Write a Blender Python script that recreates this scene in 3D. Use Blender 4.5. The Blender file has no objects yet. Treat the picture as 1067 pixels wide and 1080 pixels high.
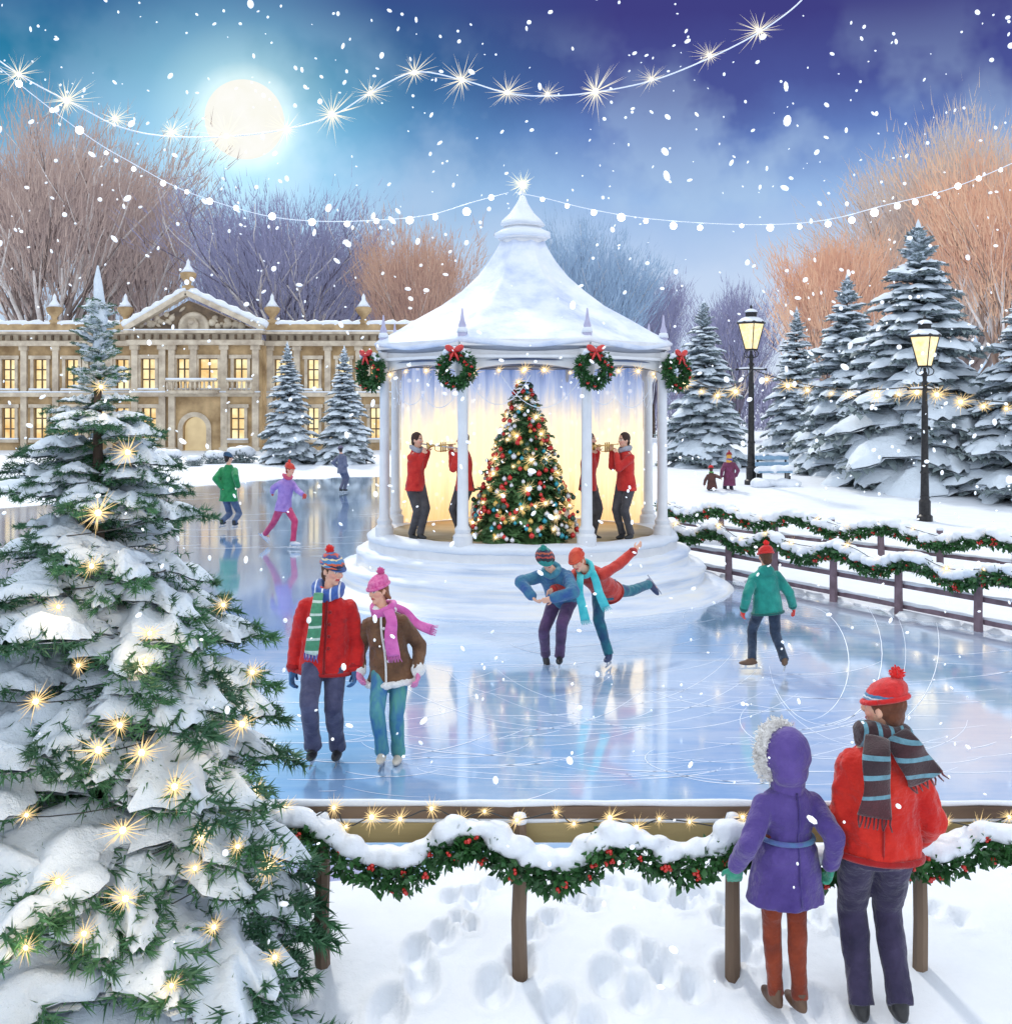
import bpy, bmesh, math, random
import numpy as np
from mathutils import Vector, Matrix, noise as mnoise

random.seed(11)
SC = bpy.context.scene
COL = SC.collection
PI = math.pi
W_, H_, F_, CX, HY = 1067.0, 1080.0, 1200.0, 533.5, 430.0
EYE = 3.0


def at(px, py, Y):
    """photo pixel + distance -> world point"""
    return Vector(((px - CX) / F_ * Y, Y, EYE - (py - HY) / F_ * Y))


def srgb(r, g, b):
    def f(c):
        c = c / 255.0
        return c / 12.92 if c <= .04045 else ((c + .055) / 1.055) ** 2.4
    return (f(r), f(g), f(b), 1.0)


# ------------------------------------------------------------------ mesh builder
class MB:
    def __init__(s):
        s.v = []; s.f = []; s.m = []; s.n = 0; s.mi = 0

    def add(s, verts, faces):
        b = s.n
        s.v.extend([tuple(p) for p in verts])
        s.f.extend([tuple(i + b for i in f) for f in faces])
        s.m.extend([s.mi] * len(faces))
        s.n += len(verts)
        return s

    def box(s, c, size, rz=0.0, taper=1.0, rx=0.0, ry=0.0):
        c = Vector(c); hx, hy, hz = [a / 2 for a in size]
        R = (Matrix.Rotation(rz, 3, 'Z') @ Matrix.Rotation(ry, 3, 'Y') @ Matrix.Rotation(rx, 3, 'X'))
        vs = []
        for z, t in ((-hz, 1), (hz, taper)):
            for x, y in ((-hx, -hy), (hx, -hy), (hx, hy), (-hx, hy)):
                vs.append(c + R @ Vector((x * t, y * t, z)))
        return s.add(vs, [(3, 2, 1, 0), (4, 5, 6, 7), (0, 1, 5, 4), (1, 2, 6, 5), (2, 3, 7, 6), (3, 0, 4, 7)])

    def beam(s, p, q, w, h, up=(0, 0, 1)):
        p, q = Vector(p), Vector(q); d = (q - p).normalized(); u = Vector(up)
        r = d.cross(u).normalized(); u = r.cross(d).normalized()
        vs = []
        for c in (p, q):
            for a, b in ((-1, -1), (1, -1), (1, 1), (-1, 1)):
                vs.append(c + r * (a * w / 2) + u * (b * h / 2))
        return s.add(vs, [(0, 1, 2, 3), (7, 6, 5, 4), (4, 5, 1, 0), (5, 6, 2, 1), (6, 7, 3, 2), (7, 4, 0, 3)])

    def loft(s, rings, n=12, cap=True):
        """rings: (center, axis a, axis b)"""
        vs = []
        for c, a, b in rings:
            c, a, b = Vector(c), Vector(a), Vector(b)
            for i in range(n):
                t = 2 * PI * i / n
                vs.append(c + a * math.cos(t) + b * math.sin(t))
        fs = []
        for k in range(len(rings) - 1):
            for i in range(n):
                j = (i + 1) % n
                fs.append((k * n + i, k * n + j, (k + 1) * n + j, (k + 1) * n + i))
        if cap:
            fs.append(tuple(range(n))[::-1])
            fs.append(tuple(range((len(rings) - 1) * n, len(rings) * n)))
        return s.add(vs, fs)

    def tube(s, pts, radii, n=8, cap=True):
        pts = [Vector(p) for p in pts]
        if not hasattr(radii, '__len__'):
            radii = [radii] * len(pts)
        rings = []; prev = None
        for i, p in enumerate(pts):
            a = pts[max(0, i - 1)]; b = pts[min(len(pts) - 1, i + 1)]
            d = (b - a)
            d = d.normalized() if d.length > 1e-9 else Vector((0, 0, 1))
            if prev is None:
                ref = Vector((0, 0, 1)) if abs(d.z) < .9 else Vector((1, 0, 0))
                x = d.cross(ref).normalized()
            else:
                x = (prev - d * prev.dot(d))
                x = x.normalized() if x.length > 1e-6 else d.orthogonal().normalized()
            prev = x
            y = d.cross(x)
            rings.append((p, x * radii[i], y * radii[i]))
        return s.loft(rings, n, cap)

    def capsule(s, p, q, r0, r1, n=12):
        p, q = Vector(p), Vector(q); d = (q - p)
        d = d.normalized() if d.length > 1e-6 else Vector((0, 0, 1))
        pts = [p - d * r0 * .98, p - d * r0 * .8, p - d * r0 * .4, p, q, q + d * r1 * .4, q + d * r1 * .8, q + d * r1 * .98]
        return s.tube(pts, [r0 * .15, r0 * .6, r0 * .92, r0, r1, r1 * .92, r1 * .6, r1 * .15], n)

    def ell(s, c, r, R=None, n=12, m=8):
        c = Vector(c); vs = []; fs = []
        if not hasattr(r, '__len__'):
            r = (r, r, r)
        R = R or Matrix.Identity(3)
        vs.append(c + R @ Vector((0, 0, -r[2])))
        for j in range(1, m):
            ph = -PI / 2 + PI * j / m
            for i in range(n):
                t = 2 * PI * i / n
                vs.append(c + R @ Vector((r[0] * math.cos(ph) * math.cos(t), r[1] * math.cos(ph) * math.sin(t), r[2] * math.sin(ph))))
        vs.append(c + R @ Vector((0, 0, r[2])))
        top = len(vs) - 1
        for i in range(n):
            k = (i + 1) % n
            fs.append((0, 1 + k, 1 + i))
            fs.append((top, top - n + i, top - n + k))
            for j in range(m - 2):
                fs.append((1 + j * n + i, 1 + j * n + k, 1 + (j + 1) * n + k, 1 + (j + 1) * n + i))
        return s.add(vs, fs)

    def lathe(s, prof, c=(0, 0, 0), n=32, jit=0.0, sx=1.0):
        c = Vector(c); vs = []; fs = []
        for k, (r, z) in enumerate(prof):
            for i in range(n):
                t = 2 * PI * i / n
                rr = r
                if jit:
                    rr += jit * mnoise.noise(Vector((math.cos(t) * r * 2, math.sin(t) * r * 2, z * 3 + k)))
                vs.append(c + Vector((rr * math.cos(t), rr * math.sin(t) * sx, z + (jit * .5 * mnoise.noise(Vector((math.cos(t) * r * 3, math.sin(t) * r * 3, 7))) if jit else 0))))
        for k in range(len(prof) - 1):
            for i in range(n):
                j = (i + 1) % n
                fs.append((k * n + i, k * n + j, (k + 1) * n + j, (k + 1) * n + i))
        if prof[0][0] > 1e-4: fs.append(tuple(range(n))[::-1])
        if prof[-1][0] > 1e-4: fs.append(tuple(range((len(prof) - 1) * n, len(prof) * n)))
        return s.add(vs, fs)

    def mesh(s, name='m', smooth=True):
        me = bpy.data.meshes.new(name)
        me.from_pydata(s.v, [], s.f)
        if s.mi or any(s.m):
            me.polygons.foreach_set('material_index', s.m)
        me.polygons.foreach_set('use_smooth', [smooth] * len(s.f))
        me.update()
        return me

    def build(s, name, mats, parent=None, smooth=True, base=None, auto=None):
        return link(s.mesh(name, smooth), name, mats, parent, base, auto)


def wloc(o):
    v = Vector((0, 0, 0))
    while o is not None:
        v += o.location; o = o.parent
    return v


def link(me, name, mats, parent=None, base=None, auto=None):
    """mesh in world coordinates -> one object, origin at its parent's base (or `base`)"""
    if not isinstance(mats, (list, tuple)): mats = [mats]
    me.name = name
    me.materials.clear()
    for m in mats: me.materials.append(m)
    if auto is not None:
        me.set_sharp_from_angle(angle=auto)
    o = bpy.data.objects.new(name, me); COL.objects.link(o)
    if parent is not None:
        o.parent = parent; org = wloc(parent)
    else:
        if base is None:
            co = np.empty(len(me.vertices) * 3, 'f'); me.vertices.foreach_get('co', co); co = co.reshape(-1, 3)
            lo, hi = co.min(0), co.max(0)
            base = Vector(((lo[0] + hi[0]) / 2, (lo[1] + hi[1]) / 2, lo[2]))
        org = Vector(base); o.location = org
    me.transform(Matrix.Translation(-org))
    return o


def npmesh(name, V, F, mats, parent=None, base=None, smooth=False, midx=None):
    """fast build from numpy arrays; F is (n,3) or (n,4)"""
    me = bpy.data.meshes.new(name)
    V = np.ascontiguousarray(V, 'f'); F = np.ascontiguousarray(F, 'i')
    k = F.shape[1]
    me.vertices.add(len(V)); me.vertices.foreach_set('co', V.ravel())
    me.loops.add(F.size); me.loops.foreach_set('vertex_index', F.ravel())
    me.polygons.add(len(F))
    me.polygons.foreach_set('loop_start', np.arange(0, F.size, k, dtype='i'))
    me.polygons.foreach_set('loop_total', np.full(len(F), k, 'i'))
    if midx is not None: me.polygons.foreach_set('material_index', np.ascontiguousarray(midx, 'i'))
    me.polygons.foreach_set('use_smooth', np.full(len(F), smooth))
    me.update(calc_edges=True); me.validate()
    return link(me, name, mats, parent, base)


def tag(o, label=None, cat=None, group=None, kind=None):
    if label: o['label'] = label
    if cat: o['category'] = cat
    if group: o['group'] = group
    if kind: o['kind'] = kind
    return o


def thing(name, loc, label, cat, group=None, rz=0):
    o = bpy.data.objects.new(name, None); COL.objects.link(o)
    o.empty_display_size = .2
    o.location = loc; o.rotation_euler = (0, 0, rz)
    return tag(o, label, cat, group)


def copy_tree(o, parent=None):
    c = o.copy(); COL.objects.link(c); c.parent = parent
    for ch in list(o.children): copy_tree(ch, c)
    return c


WORK = bpy.data.scenes.new('work')      # a scratch scene, removed at the end
TMPM = [bpy.data.meshes.new('scratch')]
WOBJ = bpy.data.objects.new('scratch', TMPM[0]); WORK.collection.objects.link(WOBJ)
WR = WOBJ.modifiers.new('r', 'REMESH'); WR.mode = 'VOXEL'; WR.use_smooth_shade = True
WS = WOBJ.modifiers.new('s', 'SMOOTH'); WS.factor = .5


def blend(mb, voxel=.012, smooth=4, disp=0.0, freq=8.0, seed=0.0, name='blend'):
    """fuse overlapping shapes into one continuous skin"""
    o = WOBJ; old = o.data; me = mb.mesh('tmp'); o.data = me; TMPM.append(me)
    WR.voxel_size = voxel; WS.iterations = smooth; WS.show_viewport = WS.show_render = smooth > 0
    dg = WORK.view_layers[0].depsgraph; dg.update()
    out = bpy.data.meshes.new_from_object(o.evaluated_get(dg))
    out.polygons.foreach_set('use_smooth', [True] * len(out.polygons))
    if disp:
        n = len(out.vertices); co = np.empty(n * 3, 'f'); no = np.empty(n * 3, 'f')
        out.vertices.foreach_get('co', co); out.vertex_normals.foreach_get('vector', no)
        co = co.reshape(-1, 3); s1 = Vector((seed, 0, 0)); s2 = Vector((0, seed, 0))
        d = np.array([mnoise.noise(Vector((x * freq, y * freq, z * freq * .7)) + s1) + .5 * mnoise.noise(Vector((x, y, z)) * (freq * 2.3) + s2) for x, y, z in co.tolist()], 'f')
        co += no.reshape(-1, 3) * (d * disp)[:, None]
        out.vertices.foreach_set('co', co.ravel()); out.update()
    return out


# ------------------------------------------------------------------ materials
def _nt(name):
    m = bpy.data.materials.new(name); m.use_nodes = True
    nt = m.node_tree; nt.nodes.clear()
    out = nt.nodes.new('ShaderNodeOutputMaterial'); b = nt.nodes.new('ShaderNodeBsdfPrincipled')
    nt.links.new(b.outputs[0], out.inputs[0])
    return m, nt, b, out


def _coord(nt, kind='Object'):
    return nt.nodes.new('ShaderNodeTexCoord').outputs[kind]


def _noise(nt, vec, scale, detail=4, rough=.55, w=None):
    n = nt.nodes.new('ShaderNodeTexNoise'); n.inputs['Scale'].default_value = scale
    n.inputs['Detail'].default_value = detail; n.inputs['Roughness'].default_value = rough
    nt.links.new(vec, n.inputs['Vector']); return n.outputs['Fac']


def _ramp(nt, fac, stops, interp='LINEAR'):
    r = nt.nodes.new('ShaderNodeValToRGB'); cr = r.color_ramp; cr.interpolation = interp
    while len(cr.elements) < len(stops): cr.elements.new(.5)
    for e, (p, c) in zip(cr.elements, stops):
        e.position = p; e.color = c if len(c) == 4 else (*c, 1)
    nt.links.new(fac, r.inputs[0]); return r.outputs[0]


def _mix(nt, fac, a, b, mode='MIX'):
    m = nt.nodes.new('ShaderNodeMix'); m.data_type = 'RGBA'; m.blend_type = mode
    for sock, val in ((m.inputs[0], fac), (m.inputs[6], a), (m.inputs[7], b)):
        if hasattr(val, 'is_linked') or hasattr(val, 'links'): nt.links.new(val, sock)
        else: sock.default_value = val
    return m.outputs[2]


def _math(nt, op, a, b=None, clamp=False):
    m = nt.nodes.new('ShaderNodeMath'); m.operation = op; m.use_clamp = clamp
    for i, v in enumerate((a, b)):
        if v is None: continue
        if hasattr(v, 'links'): nt.links.new(v, m.inputs[i])
        else: m.inputs[i].default_value = v
    return m.outputs[0]


def _bump(nt, b, h, strength=.3, dist=.01):
    n = nt.nodes.new('ShaderNodeBump'); n.inputs['Strength'].default_value = strength
    n.inputs['Distance'].default_value = dist
    nt.links.new(h, n.inputs['Height']); nt.links.new(n.outputs[0], b.inputs['Normal'])
    return n


def pmat(name, c1, c2=None, rough=.6, scale=6, bump=.3, bscale=40, bdist=.01, metal=0.0, emis=None, estr=0.0, stretch=None, spec=.5, coat=0, sheen=0, coord='Object', detail=4, trans=0):
    m, nt, b, out = _nt(name)
    co = _coord(nt, coord)
    if stretch:
        mp = nt.nodes.new('ShaderNodeMapping'); mp.inputs['Scale'].default_value = stretch
        nt.links.new(co, mp.inputs[0]); co = mp.outputs[0]
    if c2 is None: c2 = tuple(min(1, x * 1.25 + .005) for x in c1[:3]) + (1,)
    n = _noise(nt, co, scale, detail)
    col = _ramp(nt, n, [(.32, c1), (.68, c2)])
    nt.links.new(col, b.inputs['Base Color'])
    b.inputs['Roughness'].default_value = rough; b.inputs['Metallic'].default_value = metal
    b.inputs['Specular IOR Level'].default_value = spec
    if coat: b.inputs['Coat Weight'].default_value = coat
    if sheen:
        b.inputs['Sheen Weight'].default_value = sheen
    if trans:
        b.inputs['Transmission Weight'].default_value = trans
    if bump:
        h = _noise(nt, co, bscale, 5, .6)
        _bump(nt, b, h, bump, bdist)
    if emis:
        b.inputs['Emission Color'].default_value = emis; b.inputs['Emission Strength'].default_value = estr
    return m


def banded(name, stops, rough=.85, axis=2, bump=.6, bscale=120, distort=.0, repeat=1.0, sheen=.3):
    """knitted cloth with colour bands along one axis of the piece"""
    m, nt, b, out = _nt(name)
    g = _coord(nt, 'Generated'); sp = nt.nodes.new('ShaderNodeSeparateXYZ'); nt.links.new(g, sp.inputs[0])
    z = sp.outputs[axis]
    if distort:
        n = _noise(nt, g, 5, 2); n2 = _math(nt, 'MULTIPLY', _math(nt, 'SUBTRACT', n, .5), distort); z = _math(nt, 'ADD', z, n2)
    if repeat != 1.0:
        z = _math(nt, 'FRACT', _math(nt, 'MULTIPLY', z, repeat))
    col = _ramp(nt, z, stops, 'CONSTANT')
    nv = _noise(nt, _coord(nt), 30, 3)
    col = _mix(nt, .35, col, _ramp(nt, nv, [(.3, (.25, .25, .25, 1)), (.7, (.9, .9, .9, 1))]), 'OVERLAY')
    nt.links.new(col, b.inputs['Base Color']); b.inputs['Roughness'].default_value = rough
    b.inputs['Sheen Weight'].default_value = sheen
    _bump(nt, b, _noise(nt, _coord(nt), bscale, 3), bump, .008)
    return m


def emat(name, col, strength):
    m = bpy.data.materials.new(name); m.use_nodes = True; nt = m.node_tree; nt.nodes.clear()
    out = nt.nodes.new('ShaderNodeOutputMaterial'); e = nt.nodes.new('ShaderNodeEmission')
    e.inputs[0].default_value = col; e.inputs[1].default_value = strength
    nt.links.new(e.outputs[0], out.inputs[0]); return m


def snowmat(name, tint=(.82, .86, .93), bump=.5, bscale=14, bdist=.02, sss=0):
    m, nt, b, out = _nt(name)
    co = _coord(nt)
    n = _noise(nt, co, 3, 5)
    col = _ramp(nt, n, [(.3, tuple(x * .93 for x in tint)), (.7, tint)])
    nt.links.new(col, b.inputs['Base Color'])
    b.inputs['Roughness'].default_value = .55; b.inputs['Specular IOR Level'].default_value = .3
    h1 = _noise(nt, co, bscale, 6, .65)
    h2 = _noise(nt, co, bscale * 18, 2, .6)
    h = _math(nt, 'ADD', h1, _math(nt, 'MULTIPLY', h2, .12))
    _bump(nt, b, h, bump, bdist)
    return m


M = {}
M['snow'] = snowmat('snow')
M['snow_soft'] = snowmat('snow_on_boughs', (.76, .84, .93), .75, 12, .035)
M['white_paint'] = pmat('white_painted_wood', (.72, .72, .74, 1), (.82, .82, .83, 1), .35, 4, .08, 60)
M['wood'] = pmat('weathered_wood', (.09, .055, .035, 1), (.22, .15, .10, 1), .7, 5, .5, 30, .006, stretch=(1, 1, .2))
M['rail'] = pmat('brown_rail', (.10, .06, .04, 1), (.25, .17, .11, 1), .65, 5, .5, 30, .006, stretch=(.15, 1, 1))
M['plank'] = pmat('ochre_plank', (.30, .22, .09, 1), (.46, .36, .17, 1), .65, 6, .4, 30, .005, stretch=(.15, 1, 1))
M['mauve_wood'] = pmat('frosted_wood', (.14, .09, .11, 1), (.27, .19, .23, 1), .7, 5, .4, 30, .006)
M['iron'] = pmat('black_cast_iron', (.012, .012, .014, 1), (.035, .033, .035, 1), .4, 12, .3, 60, .003, metal=.4)
M['bark'] = pmat('bark', (.045, .03, .022, 1), (.13, .09, .07, 1), .85, 8, .8, 25, .02)
M['cord'] = pmat('dark_cord', (.02, .02, .02, 1), (.04, .04, .04, 1), .6)
M['cord_pale'] = pmat('silver_cord', (.55, .6, .7, 1), (.75, .8, .85, 1), .4, emis=(.7, .8, 1, 1), estr=.25)
M['bulb_core'] = emat('bulb_core', (1, .84, .52, 1), 6)
M['bulb_ray'] = emat('bulb_ray', (1, .72, .34, 1), 1.5)
M['bulb_white'] = emat('white_bulb', (.95, .97, 1, 1), 5)
M['berry'] = pmat('red_berry', (.45, .01, .01, 1), (.7, .03, .02, 1), .25, 20, 0, coat=.4)
M['leaf'] = pmat('holly_leaf', (.015, .075, .02, 1), (.06, .20, .05, 1), .4, 14, .3, 60)
M['skin'] = None

# ------------------------------------------------------------------ camera, render
cam = bpy.data.cameras.new('camera'); cam.sensor_fit = 'HORIZONTAL'; cam.sensor_width = 36
cam.lens = F_ / W_ * 36; cam.shift_y = -(H_ / 2 - HY) / W_; cam.clip_end = 4000; cam.clip_start = .1
co_ = bpy.data.objects.new('camera', cam); COL.objects.link(co_)
co_.location = (0, 0, EYE); co_.rotation_euler = (PI / 2, 0, 0); SC.camera = co_
SC.render.engine = 'CYCLES'
SC.view_settings.view_transform = 'Standard'; SC.view_settings.look = 'None'
SC.view_settings.exposure = 0
SC.cycles.use_denoising = True; SC.cycles.adaptive_threshold = .02
SC.cycles.max_bounces = 6; SC.cycles.diffuse_bounces = 3; SC.cycles.glossy_bounces = 3
SC.cycles.transparent_max_bounces = 8
SC.cycles.sample_clamp_indirect = 4

# ------------------------------------------------------------------ world: moonlit winter evening
MOON_P = at(258, 126, 1500)
MOON_DIR = (MOON_P - Vector((0, 0, EYE))).normalized()
w = bpy.data.worlds.new('World'); SC.world = w; w.use_nodes = True
nt = w.node_tree; nt.nodes.clear()
wo = nt.nodes.new('ShaderNodeOutputWorld'); bg = nt.nodes.new('ShaderNodeBackground'); nt.links.new(bg.outputs[0], wo.inputs[0])
g = nt.nodes.new('ShaderNodeTexCoord').outputs['Generated']
nv = nt.nodes.new('ShaderNodeVectorMath'); nv.operation = 'NORMALIZE'; nt.links.new(g, nv.inputs[0]); g = nv.outputs[0]
sp = nt.nodes.new('ShaderNodeSeparateXYZ'); nt.links.new(g, sp.inputs[0]); dx, dy, dz = sp.outputs
cloud = _noise(nt, g, 5.5, 6, .6)
zz = _math(nt, 'ADD', dz, _math(nt, 'MULTIPLY', _math(nt, 'SUBTRACT', cloud, .5), .07))
left = _ramp(nt, zz, [(0, srgb(214, 228, 246)), (.12, srgb(194, 218, 242)), (.185, srgb(146, 194, 228)), (.235, srgb(80, 156, 196)), (.28, srgb(42, 124, 164)), (.34, srgb(52, 92, 148))])
right = _ramp(nt, zz, [(0, srgb(218, 230, 246)), (.12, srgb(196, 216, 244)), (.18, srgb(152, 186, 232)), (.225, srgb(100, 128, 192)), (.26, srgb(76, 88, 156)), (.32, srgb(64, 64, 132))])
lr = _ramp(nt, dx, [(0, (0, 0, 0)), (1, (1, 1, 1))])
lrf = _math(nt, 'MULTIPLY', _math(nt, 'ADD', dx, .22), 3.2, True)
sky = _mix(nt, lrf, left, right)
cl2 = _noise(nt, g, 6.0, 5, .55)
clm = _math(nt, 'MULTIPLY', _ramp(nt, cl2, [(.46, (0, 0, 0)), (.55, (1, 1, 1))]), _ramp(nt, dz, [(.0, (.8, .8, .8)), (.18, (.6, .6, .6)), (.25, (.34, .34, .34)), (.33, (.0, .0, .0))]))
sky = _mix(nt, clm, sky, srgb(176, 204, 236))
# halo round the moon
dp = nt.nodes.new('ShaderNodeVectorMath'); dp.operation = 'DOT_PRODUCT'; nt.links.new(g, dp.inputs[0]); dp.inputs[1].default_value = MOON_DIR
ang = _math(nt, 'ARCCOSINE', dp.outputs['Value'])
halo = _ramp(nt, ang, [(0.034, (.62, .66, .52)), (.048, (.26, .36, .32)), (.08, (.09, .17, .18)), (.15, (0, 0, 0))])
sky = _mix(nt, 1.0, sky, halo, 'ADD')
# unseen bright sky added overhead and behind the viewer: this fill lights the snow
up = _math(nt, 'MULTIPLY', _math(nt, 'SUBTRACT', dz, .42), 3.5, True)
bk = _math(nt, 'MULTIPLY', _math(nt, 'SUBTRACT', .25, dy), 2.5, True)
bk = _math(nt, 'MULTIPLY', bk, _math(nt, 'MULTIPLY', _math(nt, 'ADD', dz, .15), 6, True))
lit = _math(nt, 'MAXIMUM', up, bk)
sky = _mix(nt, lit, sky, (1.08, 1.18, 1.30, 1))
nt.links.new(sky, bg.inputs[0]); bg.inputs[1].default_value = 1.0

sun = bpy.data.lights.new('moonlight', 'SUN'); sun.energy = 1.7; sun.angle = math.radians(5); sun.color = (1.0, .95, .86)
so = bpy.data.objects.new('moonlight', sun); COL.objects.link(so)
ldir = Vector((-.22, .60, .72)).normalized()       # towards the light: high, on the moon's side
so.rotation_euler = ldir.to_track_quat('Z', 'Y').to_euler(); so.location = (-20, 20, 40)

# the moon
mb = MB(); mb.ell(MOON_P, 41 / F_ * 1500, n=64, m=40)
mm, nt2, b2, o2 = _nt('moon_disc')
nn = _noise(nt2, _coord(nt2), .03, 4)
cc = _ramp(nt2, nn, [(.3, srgb(250, 249, 238)), (.7, srgb(255, 254, 250))])
nt2.links.new(cc, b2.inputs['Emission Color']); b2.inputs['Emission Strength'].default_value = 1.0
b2.inputs['Base Color'].default_value = (0, 0, 0, 1); b2.inputs['Specular IOR Level'].default_value = 0
tag(mb.build('moon', mm), 'large round pale full moon glowing in the teal part of the sky', 'moon')
# ------------------------------------------------------------------ pond outline, terrain
def gp(px, py):
    y = EYE * F_ / (py - HY); return ((px - CX) / F_ * y, y)


POND = [gp(*p) for p in [(-900, 950), (-300, 945), (300, 938), (430, 930), (470, 905), (620, 895), (800, 890), (1000, 888), (1300, 888), (1700, 860),
                         (1500, 764), (1300, 722), (1000, 661), (860, 631), (712, 603), (672, 560), (640, 515), (560, 501), (395, 503), (300, 505), (180, 514), (60, 530), (-250, 560), (-700, 620), (-1500, 780)]]
PX = np.array(POND)


def pond_sd(X, Y):
    """signed distance to the pond edge, negative on the ice"""
    X = np.asarray(X, float); Y = np.asarray(Y, float)
    d2 = np.full(X.shape, 1e18); ins = np.zeros(X.shape, bool)
    n = len(PX)
    for i in range(n):
        a = PX[i]; b = PX[(i + 1) % n]; e = b - a
        t = np.clip(((X - a[0]) * e[0] + (Y - a[1]) * e[1]) / (e @ e), 0, 1)
        d2 = np.minimum(d2, (X - a[0] - e[0] * t) ** 2 + (Y - a[1] - e[1] * t) ** 2)
        c = ((a[1] > Y) != (b[1] > Y))
        with np.errstate(divide='ignore', invalid='ignore'):
            xi = (b[0] - a[0]) * (Y - a[1]) / (b[1] - a[1]) + a[0]
        ins ^= c & (X < xi)
    return np.where(ins, -1, 1) * np.sqrt(d2)


def sm(x): x = np.clip(x, 0, 1); return x * x * (3 - 2 * x)


FOOT = [(476, 966, .07), (500, 963, .07), (482, 988, .05), (592, 962, .06), (606, 970, .06), (627, 961, .07), (690, 964, .09), (716, 975, .07), (742, 966, .07), (760, 990, .06),
        (660, 1010, .08), (560, 1000, .07), (640, 1035, .09), (520, 1040, .09), (700, 1030, .08), (440, 1015, .08), (590, 1055, .09), (410, 1055, .1),
        (668, 957, .06), (845, 975, .07), (862, 988, .07), (800, 1000, .08), (830, 1040, .09), (770, 1030, .08), (985, 980, .07)]
FOOTW = []
for i_, (px, py, r) in enumerate(FOOT):
    z = -.05; y = (EYE - z) * F_ / (py - HY); x = (px - CX) / F_ * y; r *= .85
    FOOTW.append((x, y, r)); FOOTW.append((x + r * 1.9, y + r * (2.2 if i_ % 2 else -1.8), r * .92))


def noise2(X, Y, f, seed=0.0):
    flat = [mnoise.noise(Vector((x * f, y * f, seed))) for x, y in zip(np.ravel(X), np.ravel(Y))]
    return np.array(flat).reshape(np.shape(X))


def height(X, Y):
    X = np.asarray(X, float); Y = np.asarray(Y, float)
    d = pond_sd(X, Y)
    wob = .10 * noise2(X, Y, .9) + .05 * noise2(X, Y, 3.1, 4)
    dd = d + wob * np.clip(Y / 8, .6, 3)
    h = -.3 + .36 * sm((dd + .12) / .22)
    out = sm(dd / 1.2)
    h += out * (.04 * noise2(X, Y, .6, 9) + .018 * noise2(X, Y, 2.3, 2))
    h += .10 * sm((Y - 50) / 6) * out                                    # far bank
    h += .42 * sm((Y - 31) / 7) * sm((X - 3) / 4) * out                  # rise under the park trees
    h += 2.0 * sm((Y - 110) / 200)
    h -= .20 * sm((6.6 - Y) / 1.1) * sm((dd + .1) / .4)                   # ground dips towards the spectators
    for fx, fy, r in FOOTW:
        q = ((X - fx) ** 2 + ((Y - fy) * .6) ** 2) / (r * r)
        h -= .07 * np.exp(-q ** 3) - .016 * np.exp(-((q - 1.9) * 1.3) ** 2)
    return h


def grow(a, b, s0, k):
    v = [a]
    s = s0
    while v[-1] < b: v.append(v[-1] + s); s *= k
    return v


ys = list(np.arange(-6, 4.6, .5)) + list(np.arange(4.6, 5.2, .04)) + list(np.arange(5.2, 7.3, .022)) + list(np.arange(7.3, 8.2, .035)) + grow(8.2, 420, .06, 1.032)
xp = list(np.arange(0, 2.4, .03)) + grow(2.4, 400, .045, 1.045)
xs = sorted([-x for x in xp[1:]] + xp)
GX, GY = np.meshgrid(xs, ys)
GZ = height(GX, GY)
nx, ny = len(xs), len(ys)
idx = np.arange(nx * ny).reshape(ny, nx)
Fq = np.stack([idx[:-1, :-1], idx[:-1, 1:], idx[1:, 1:], idx[1:, :-1]], -1).reshape(-1, 4)
gm = snowmat('snow_ground', (.84, .88, .95), .45, 5, .03)
gnd = npmesh('snow_ground', np.stack([GX, GY, GZ], -1).reshape(-1, 3), Fq, gm, base=(0, 0, 0), smooth=True)
tag(gnd, kind='structure')


def hz(x, y): return float(height(np.array([x]), np.array([y]))[0])


def gpt(px, py, lo=5.0, hi=300.0):
    """point of the ground seen at a photo pixel"""
    k = (py - HY) / F_
    y = EYE / k if k > 0 else hi
    for _ in range(8):
        x = (px - CX) / F_ * y; z = hz(x, y); y = min(hi, (EYE - z) / k)
    x = (px - CX) / F_ * y
    return Vector((x, y, max(z, hz(x, y))))


# ice
def ice_material():
    m, nt, b, out = _nt('pond_ice')
    co = _coord(nt)
    sp = nt.nodes.new('ShaderNodeSeparateXYZ'); nt.links.new(co, sp.inputs[0])
    n1 = _noise(nt, co, .22, 4); n2 = _noise(nt, co, 1.6, 5, .65)
    mp = nt.nodes.new('ShaderNodeMapping'); mp.inputs['Scale'].default_value = (.5, 3, 1); mp.inputs['Rotation'].default_value = (0, 0, .12)
    nt.links.new(co, mp.inputs[0])
    n3 = _noise(nt, mp.outputs[0], 2.2, 6, .7)
    f = _math(nt, 'ADD', _math(nt, 'MULTIPLY', n1, .75), _math(nt, 'ADD', _math(nt, 'MULTIPLY', n2, .25), _math(nt, 'MULTIPLY', n3, .30)))
    f = _math(nt, 'ADD', f, _math(nt, 'MULTIPLY', sp.outputs[0], .018))
    col = _ramp(nt, f, [(.42, srgb(112, 166, 226)), (.62, srgb(156, 194, 236)), (.78, srgb(204, 222, 246)), (.95, srgb(228, 236, 250))])
    nt.links.new(col, b.inputs['Base Color'])
    nt.links.new(_ramp(nt, n3, [(.35, (.05, .05, .05)), (.75, (.22, .22, .22))]), b.inputs['Roughness'])
    b.inputs['Specular IOR Level'].default_value = .8
    b.inputs['Coat Weight'].default_value = 1; b.inputs['Coat Roughness'].default_value = .07; b.inputs['Coat IOR'].default_value = 2.1
    _bump(nt, b, _math(nt, 'ADD', n3, _math(nt, 'MULTIPLY', _noise(nt, co, 60, 3), .05)), .05, .02)
    return m


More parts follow.
